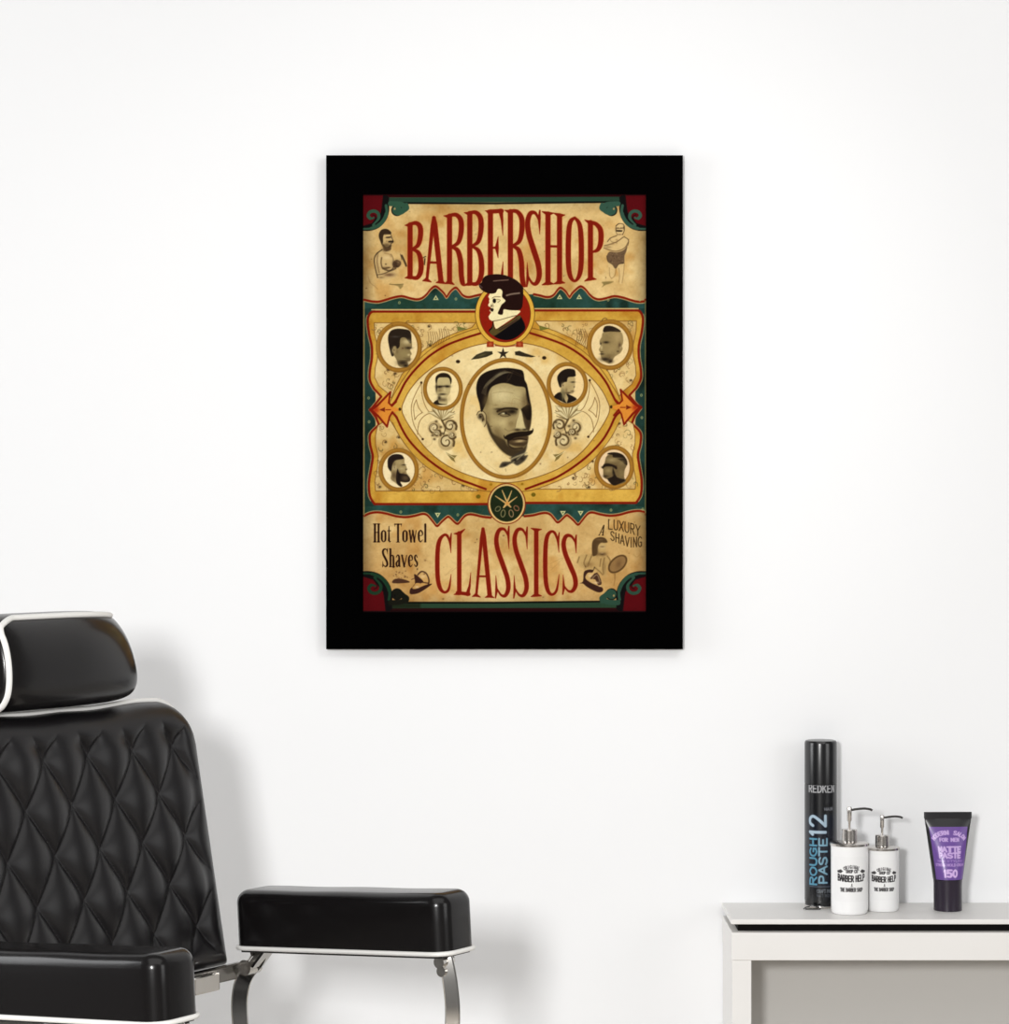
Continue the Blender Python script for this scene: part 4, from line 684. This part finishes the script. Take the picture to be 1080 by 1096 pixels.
# soap dispensers
def dispenser(px, d, scale, label):
    s = FPX / (DIST - d); k = 1 / (FPX / (DIST - .115))           # modelled in photo px of the front one
    T = thing('soap_dispenser', label, 'soap dispenser', ((px - 540) / s, -d, zt), 0, 'white soap dispensers on the table')
    T.scale = (scale,) * 3
    r = 19.9 * k; hb = 72.5 * k; rz = lambda z: r * (.985 + .015 * min(1, z / hb))
    bm = bmesh.new(); lathe(bm, [(r * .80, 0), (r * .90, .0006), (r * .955, .0028), (r * .985, .0075), (r * .988, .02), (r, hb * .97), (r, hb)], 72); obj('bottle', bm, CERAM, T, ang=.7)
    z0 = .018; label_cyl('printed_label', paint_dispenser(), lambda z: rz(z) + .00035, z0 * 1.25, hb * .86, -1.05, 1.05, ink_mat('dispenser_ink', .22, .3, spec=.5), T, 200, 200, 1 / k)
    bm = bmesh.new(); lathe(bm, [(r * 1.0, hb), (r * 1.055, hb + .0008), (r * 1.055, hb + .0042), (r * 1.0, hb + .0052), (r * .3, hb + .0062)], 72); obj('metal_rim', bm, STEEL, T, ang=.5)
    zb = hb + .0062; rc_ = 8.3 * k
    bm = bmesh.new(); lathe(bm, [(rc_, zb - .001), (rc_, zb + 12.2 * k), (rc_ * .93, zb + 13.2 * k), (2.5 * k, zb + 13.4 * k)], 40); obj('collar', bm, STEEL, T, ang=.5)
    z1 = zb + 13 * k
    bm = bmesh.new(); lathe(bm, [(1.2 * k, z1), (1.4 * k, z1 + 8 * k), (2.4 * k, z1 + 9.5 * k), (2.6 * k, z1 + 22.5 * k), (2.2 * k, z1 + 24 * k), (.0003, z1 + 24.2 * k)], 28); ph = obj('pump_head', bm, STEEL, T, ang=.7)
    bm = bmesh.new(); tube(bm, smooth([(2 * k, 0, z1 + 20.6 * k), (8 * k, 0, z1 + 21.6 * k), (16 * k, 0, z1 + 22.2 * k), (22 * k, 0, z1 + 21.4 * k), (24.3 * k, 0, z1 + 20.2 * k)], 5), 1.25 * k, 12); o = obj('spout', bm, DARKM, T); 
    return T
dispenser(909.2, .118, 1.0, 'white ceramic soap dispenser with metal pump beside the black can, front and larger one')
dispenser(944.2, .088, .905, 'smaller white soap dispenser with metal pump, right of and behind the larger one')
# purple paste tube standing on its cap
dt = .085; st = FPX / (DIST - dt); kk = 1 / st
T = thing('paste_tube', 'black and purple squeeze tube standing on its dark cap on the table', 'tube', ((1014.5 - 540) / st, -dt, zt), .03)
bm = bmesh.new(); lathe(bm, [(14.3 * kk, 0), (15.0 * kk, .0008), (15.1 * kk, 28 * kk), (15.4 * kk, 33 * kk), (14.6 * kk, 33.8 * kk)], 56); obj('screw_cap', bm, PURP, T, ang=.6)
zb, ztp = 33.5 * kk, 105.0 * kk; n = 64; rows = 40; Pt = np.zeros((rows + 6, n, 3))
def tube_sec(z):
    t = (z - zb) / (ztp - 7 * kk - zb); t = min(max(t, 0), 1); wd = (15.6 + (25.2 - 15.6) * t ** 1.02) * kk; dp = (15.6 * (1 - t ** 1.5) + .9) * kk; return wd, dp
zz = list(np.linspace(zb, ztp - 7 * kk, rows)) + [ztp - 6.4 * kk, ztp - 6 * kk, ztp - 4 * kk, ztp - 2 * kk, ztp - .5 * kk, ztp]
def sec(wd, dp, a):  # superellipse
    e = 2 / 2.3; return wd * np.sign(np.sin(a)) * np.abs(np.sin(a)) ** e, -dp * np.sign(np.cos(a)) * np.abs(np.cos(a)) ** e
for i, z in enumerate(zz):
    wd, dp = tube_sec(z)
    if i >= rows: wd = (25.2 + .5) * kk; dp = 1.2 * kk
    x, y = sec(wd, dp, np.linspace(-PI, PI, n, endpoint=False)); Pt[i, :, 0] = x; Pt[i, :, 1] = y; Pt[i, :, 2] = z
me = grid_mesh('tube_body', Pt, None, True); bm = bmesh.new(); bm.from_mesh(me); bm.verts.ensure_lookup_table()
bm.faces.new([bm.verts[k] for k in range(n)][::-1]); bm.faces.new([bm.verts[len(bm.verts) - n + k] for k in range(n)]); obj('tube_body', bm, TUBEB, T, ang=.7)
cv = paint_tube(); nu, nv = 150, 230; U, V_ = np.meshgrid(np.linspace(-1, 1, nu), np.linspace(0, 1, nv)); P3 = np.zeros((nv, nu, 3))
for j in range(nv):
    z = 34.2 * kk + (89.5 - 34.2) * kk * (j / (nv - 1)); wd, dp = tube_sec(z); amax = 1.0 + .08 * (1 - j / nv)
    x, y = sec(wd + .00025, dp + .00035, np.linspace(-amax, amax, nu)); P3[j, :, 0] = x; P3[j, :, 1] = y; P3[j, :, 2] = z
link('purple_label', grid_mesh('purple_label', P3, lin(sample(cv, U * 17.8, (1 - V_) * 56)) * INK), ink_mat('tube_ink', .34, .1), T)

# ---------------------------------------------------------------- barber chair (local x forward, y to the sitter's left, z up)
TH = -math.radians(33); T = thing('barber_chair', 'black diamond-quilted leather barber chair with white piping and chrome arm brackets', 'barber chair', (-.391, -.943, 0), TH)
def zd(drop): return H - drop
# backrest: padded slab with rounded shoulders, leaning back, quilted in diamonds
BW = .262; BZ0 = zd(.660); REC = .17
def xback(z): return -.170 - (z - BZ0) * REC
def ztop(y):
    a = abs(y); base = zd(.2765) + .003 * math.exp(-((a - .165) / .05) ** 2) - .0015 * math.exp(-((a - .06) / .04) ** 2)
    r = .060; e = a - (BW - r)
    return base - (r - math.sqrt(max(0, r * r - e * e)) if e > 0 else 0)
def bwid(z): return BW + .008 * (1 - (z - BZ0) / .39)
def outline_pt(u, v):    # u -1..1, v 0..1 -> y, z
    y = BW * u; z = BZ0 + v * (ztop(y) - BZ0); return y * bwid(z) / BW, z
nu, nv = 261, 301
us = np.sin(np.linspace(-PI / 2, PI / 2, nu)) * .35 + np.linspace(-1, 1, nu) * .65; vs_ = np.linspace(0, 1, nv) ** .9
oy_, oz_ = np.zeros((nv, nu)), np.zeros((nv, nu))
for i, u in enumerate(us):
    for j, v in enumerate(vs_): oy_[j, i], oz_[j, i] = outline_pt(float(u), float(v))
bd = [(oy_[j, 0], oz_[j, 0]) for j in range(0, nv, 6)] + [(oy_[-1, i], oz_[-1, i]) for i in range(0, nu, 3)] + [(oy_[j, -1], oz_[j, -1]) for j in range(nv - 1, -1, -6)]
bdk = bd + [(y, BZ0) for y in np.linspace(BW, -BW, 30)[1:-1]]
E = np.full(oy_.shape, 1e9)
for (ay, az), (by, bz_) in zip(bdk, bdk[1:] + bdk[:1]):
    ey, ez = by - ay, bz_ - az; t = np.clip(((oy_ - ay) * ey + (oz_ - az) * ez) / (ey * ey + ez * ez + 1e-12), 0, 1); E = np.minimum(E, np.hypot(oy_ - ay - t * ey, oz_ - az - t * ez))
def dome(e, r): q = np.clip(e / r, 0, 1); return np.sqrt(np.clip(1 - (1 - q) ** 2, 0, 1))
lat_y, lat_z = .0905, .128
qa = (oy_ - .112) / lat_y + (oz_ - zd(.338)) / lat_z; qb = (oy_ - .112) / lat_y - (oz_ - zd(.338)) / lat_z
puff = np.abs(np.sin(PI * qa) * np.sin(PI * qb)) ** .46      # 0 on the seams, 1 in the middle of a diamond
edge = np.clip((E - .022) / .03, 0, 1); edge = edge * edge * (3 - 2 * edge)
wob = .0015 * np.sin(oy_ * 31 + oz_ * 17)
XF = xback(0) * 0 + (-.170 - (oz_ - BZ0) * REC) - .035 + .035 * dome(E, .034) + (puff * .0160 - .012) * edge + wob * edge
XB = (-.170 - (oz_ - BZ0) * REC) - .035 - .040 * dome(E, .05)
PF = np.stack([XF, oy_, oz_], -1); PB = np.stack([XB, oy_, oz_], -1)
me1 = grid_mesh('f', PF); me2 = grid_mesh('b', PB[:, ::-1]); bm = bmesh.new(); bm.from_mesh(me1); bm.from_mesh(me2); bmesh.ops.remove_doubles(bm, verts=bm.verts[:], dist=.0004)
BR_ = obj('backrest', bm, LEATH, T)
bm = bmesh.new(); pp = [((-.170 - (z - BZ0) * REC) - .037, y * 1.004, z + .0015) for y, z in bd]; tube(bm, pp[6:-14], .0042, 10); obj('piping', bm, PIPE, BR_)
# headrest: bulging pad above the backrest
HX, HY = -.262, -.010; hz0, hz1 = zd(.2705), zd(.139); HW = .142
# side profile (x forward, z): lofted across y with eased ends
prof_h = smooth([(.014, hz0 + .002), (.033, hz0 + .016), (.040, hz0 + .040), (.038, hz0 + .074), (.028, hz0 + .104), (.008, hz1 - .005), (-.020, hz1 + .001), (-.050, hz1 - .006), (-.072, hz1 - .03), (-.078, hz1 - .07), (-.066, hz0 + .018), (-.030, hz0 - .002)], 6, True)
prof_h = np.array([tuple(p) for p in prof_h]); zc_, xc_ = (hz0 + hz1) / 2, -.005
ny = 61; rows_ = []
for i in range(ny):
    a = -PI / 2 + PI * i / (ny - 1); y = HW * (math.sin(a) * .5 + (2 * i / (ny - 1) - 1) * .5); q = abs(y) / HW
    k = (1 - q ** 9) ** .5 if q < 1 else 0; k = .72 + .28 * k - (.10 * max(0, y / HW) ** 2)
    if i in (0, ny - 1): k = .66 if i == 0 else .52
    hf = np.clip((prof_h[:, 1] - hz0) / (hz1 - hz0), 0, 1)
    rows_.append(np.stack([HX + xc_ + (prof_h[:, 0] - xc_) * k - .030 * max(0, y / HW) ** 3 * hf ** 1.3, np.full(len(prof_h), HY + y), zc_ + (prof_h[:, 1] - zc_) * (.30 + .70 * k)], -1))
PH = np.stack(rows_); me = grid_mesh('headrest', PH, None, True); bm = bmesh.new(); bm.from_mesh(me); bm.verts.ensure_lookup_table(); m_ = PH.shape[1]
bm.faces.new([bm.verts[k] for k in range(m_)][::-1]); bm.faces.new([bm.verts[(ny - 1) * m_ + k] for k in range(m_)])
HR = obj('headrest', bm, LEATHG, T)
# piping: runs along the pad's near side edge and over its top
def hpt(i, j, off=.0015):
    p = PH[i, j % m_]; c = np.array([HX + xc_, HY, zc_]); d = p - c; d[1] *= .3; d /= np.linalg.norm(d); return tuple(p + d * off)
bm = bmesh.new()
path = [hpt(3, j) for j in range(66, 72)] + [hpt(3, j) for j in range(0, 26)] + [hpt(4, 27), hpt(6, 28), hpt(9, 29)]
path2 = [hpt(i, 30) for i in range(12, ny - 8, 2)]
tube(bm, smooth(path + path2, 2), .0042, 10); obj('piping', bm, PIPE, HR)
bm = bmesh.new()
bar(bm, [(HX - .022, 0, zd(.36)), (HX - .020, 0, zd(.255))], (0, 1, 0), .06, .006)
obj('headrest_bracket', bm, CHROME, T, smooth_=False)
# armrests
def armrest(sy):
    R2 = .022; L, W_, Hh = .371, .086, .083; n = 24
    a = thing('armrest', '', '', (0, 0, 0)); bpy.data.objects.remove(a)
    bm = bmesh.new(); box(bm, -L / 2, L / 2, -W_ / 2, W_ / 2, -Hh / 2, Hh / 2)
    bmesh.ops.subdivide_edges(bm, edges=bm.edges[:], cuts=1, use_grid_fill=True)
    vert = [e for e in bm.edges if abs(e.verts[0].co.x - e.verts[1].co.x) < 1e-6 and abs(e.verts[0].co.y - e.verts[1].co.y) < 1e-6 and abs(abs(e.verts[0].co.x) - L / 2) < 1e-6 and abs(abs(e.verts[0].co.y) - W_ / 2) < 1e-6]
    bmesh.ops.bevel(bm, geom=vert, offset=.024, segments=8, profile=.5, affect='EDGES')
    top = [e for e in bm.edges if e.verts[0].co.z > Hh / 2 - 1e-6 and e.verts[1].co.z > Hh / 2 - 1e-6 and len(e.link_faces) == 2 and any(abs(f.normal.z) < .5 for f in e.link_faces)]
    bmesh.ops.bevel(bm, geom=top, offset=.018, segments=7, profile=.5, affect='EDGES')
    bmesh.ops.subdivide_edges(bm, edges=[e for e in bm.edges if e.calc_length() > .05], cuts=5, use_grid_fill=True)
    tilt = Matrix.Rotation(-math.radians(3.6), 4, 'Y'); M = Matrix.Translation((0.013, sy * .300, zd(.578))) @ tilt
    for v in bm.verts:
        sag = .0004 * math.sin(v.co.x * 42 + 1.3) * (1 if v.co.z > 0 else .2); v.co.z += sag; v.co.y *= 1 + .008 * math.sin(v.co.x * 30); v.co = M @ v.co
    A = obj('armrest', bm, LEATHG, T, ang=.9)
    bm = bmesh.new(); pts = []
    for (qx, qy, a0) in ((1, 1, 0), (-1, 1, PI / 2), (-1, -1, PI), (1, -1, 3 * PI / 2)):
        for k in range(7): t = a0 + k / 6 * PI / 2; pts.append(M @ Vector((qx * (L / 2 - .024) + .0255 * math.cos(t), qy * (W_ / 2 - .024) + .0255 * math.sin(t), -Hh / 2 + .001)))
    tube(bm, pts, .0034, 8, True); obj('piping', bm, PIPE, A)
    bm = bmesh.new(); box(bm, -L / 2 + .01, L / 2 - .01, -W_ / 2 + .008, W_ / 2 - .008, -Hh / 2 - .006, -Hh / 2 + .002)
    for v in bm.verts: v.co = M @ v.co
    obj('base_plate', bm, DARKM, A, smooth_=False)
    # brackets
    bm = bmesh.new(); y = sy * .285
    rear = smooth([(-0.141, y, zd(.640)), (-0.151, y, zd(.655)), (-0.167, y, zd(.672)), (-0.177, y, zd(.695)), (-0.179, y, zd(.730)), (-0.171, y, zd(.80))], 5)
    bar(bm, rear, (1, .9 * sy, 0), .024, .008)
    tube(bm, [(-0.159, y - .014, zd(.660)), (-0.159, y + .014, zd(.660))], .0115, 20); tube(bm, [(-0.141, y - .012, zd(.636)), (-0.141, y + .012, zd(.636))], .009, 20)
    bar(bm, [(-0.119, y, zd(.620)), (-0.149, y, zd(.655))], (0, 1, 0), .030, .012)
    obj('rear_bracket', bm, CHROME, A, ang=.6)
    bm = bmesh.new(); xf = .184
    bar(bm, smooth([(xf - .004, y, zd(.608)), (xf + .001, y, zd(.620)), (xf + .008, y, zd(.650)), (xf + .012, y, zd(.690)), (xf + .008, y, zd(.735)), (xf - .01, y, zd(.80))], 5), (1, .5 * sy, 0), .021, .009)
    tube(bm, [(xf - .002, y - .014, zd(.621)), (xf - .002, y + .014, zd(.621))], .0085, 20); tube(bm, [(xf - .012, y - .012, zd(.608)), (xf - .012, y + .012, zd(.608))], .006, 16); tube(bm, [(xf - .001, y - .010, zd(.634)), (xf - .001, y + .010, zd(.634))], .0075, 16)
    obj('front_bracket', bm, CHROME, A, ang=.6)
armrest(1); armrest(-1)
# crossbar that carries the back between the rear brackets
bm = bmesh.new(); bar(bm, [(-.180, -.285, zd(.667)), (-.180, .285, zd(.667))], (0, 0, 1), .023, .010); obj('crossbar', bm, DARKC, T, smooth_=False)
bm = bmesh.new(); box(bm, -.192, -.168, .170, .228, zd(.687), zd(.660), .003); obj('hinge_block', bm, CHROME, T, smooth_=False)
# seat, column and round base (below the frame of the photograph)
bm = bmesh.new(); box(bm, -.19, .30, -.245, .245, zd(.90), zd(.785), .035, 6); obj('seat', bm, LEATHG, T)
bm = bmesh.new(); box(bm, -.17, .26, -.285, .285, zd(.925), zd(.895), .004); 
for sy in (-1, 1): box(bm, -.215, .17, sy * .285 - .01, sy * .285 + .01, zd(.90) - .03, zd(.795), .003)
obj('seat_frame', bm, CHROME, T, smooth_=False)
bm = bmesh.new(); lathe(bm, [(.29, 0), (.295, .008), (.28, .022), (.16, .045), (.085, .07), (.078, .12), (.078, .26), (.055, .265), (.055, zd(.92))], 64); o = obj('pedestal', bm, CHROME, T, ang=.5)
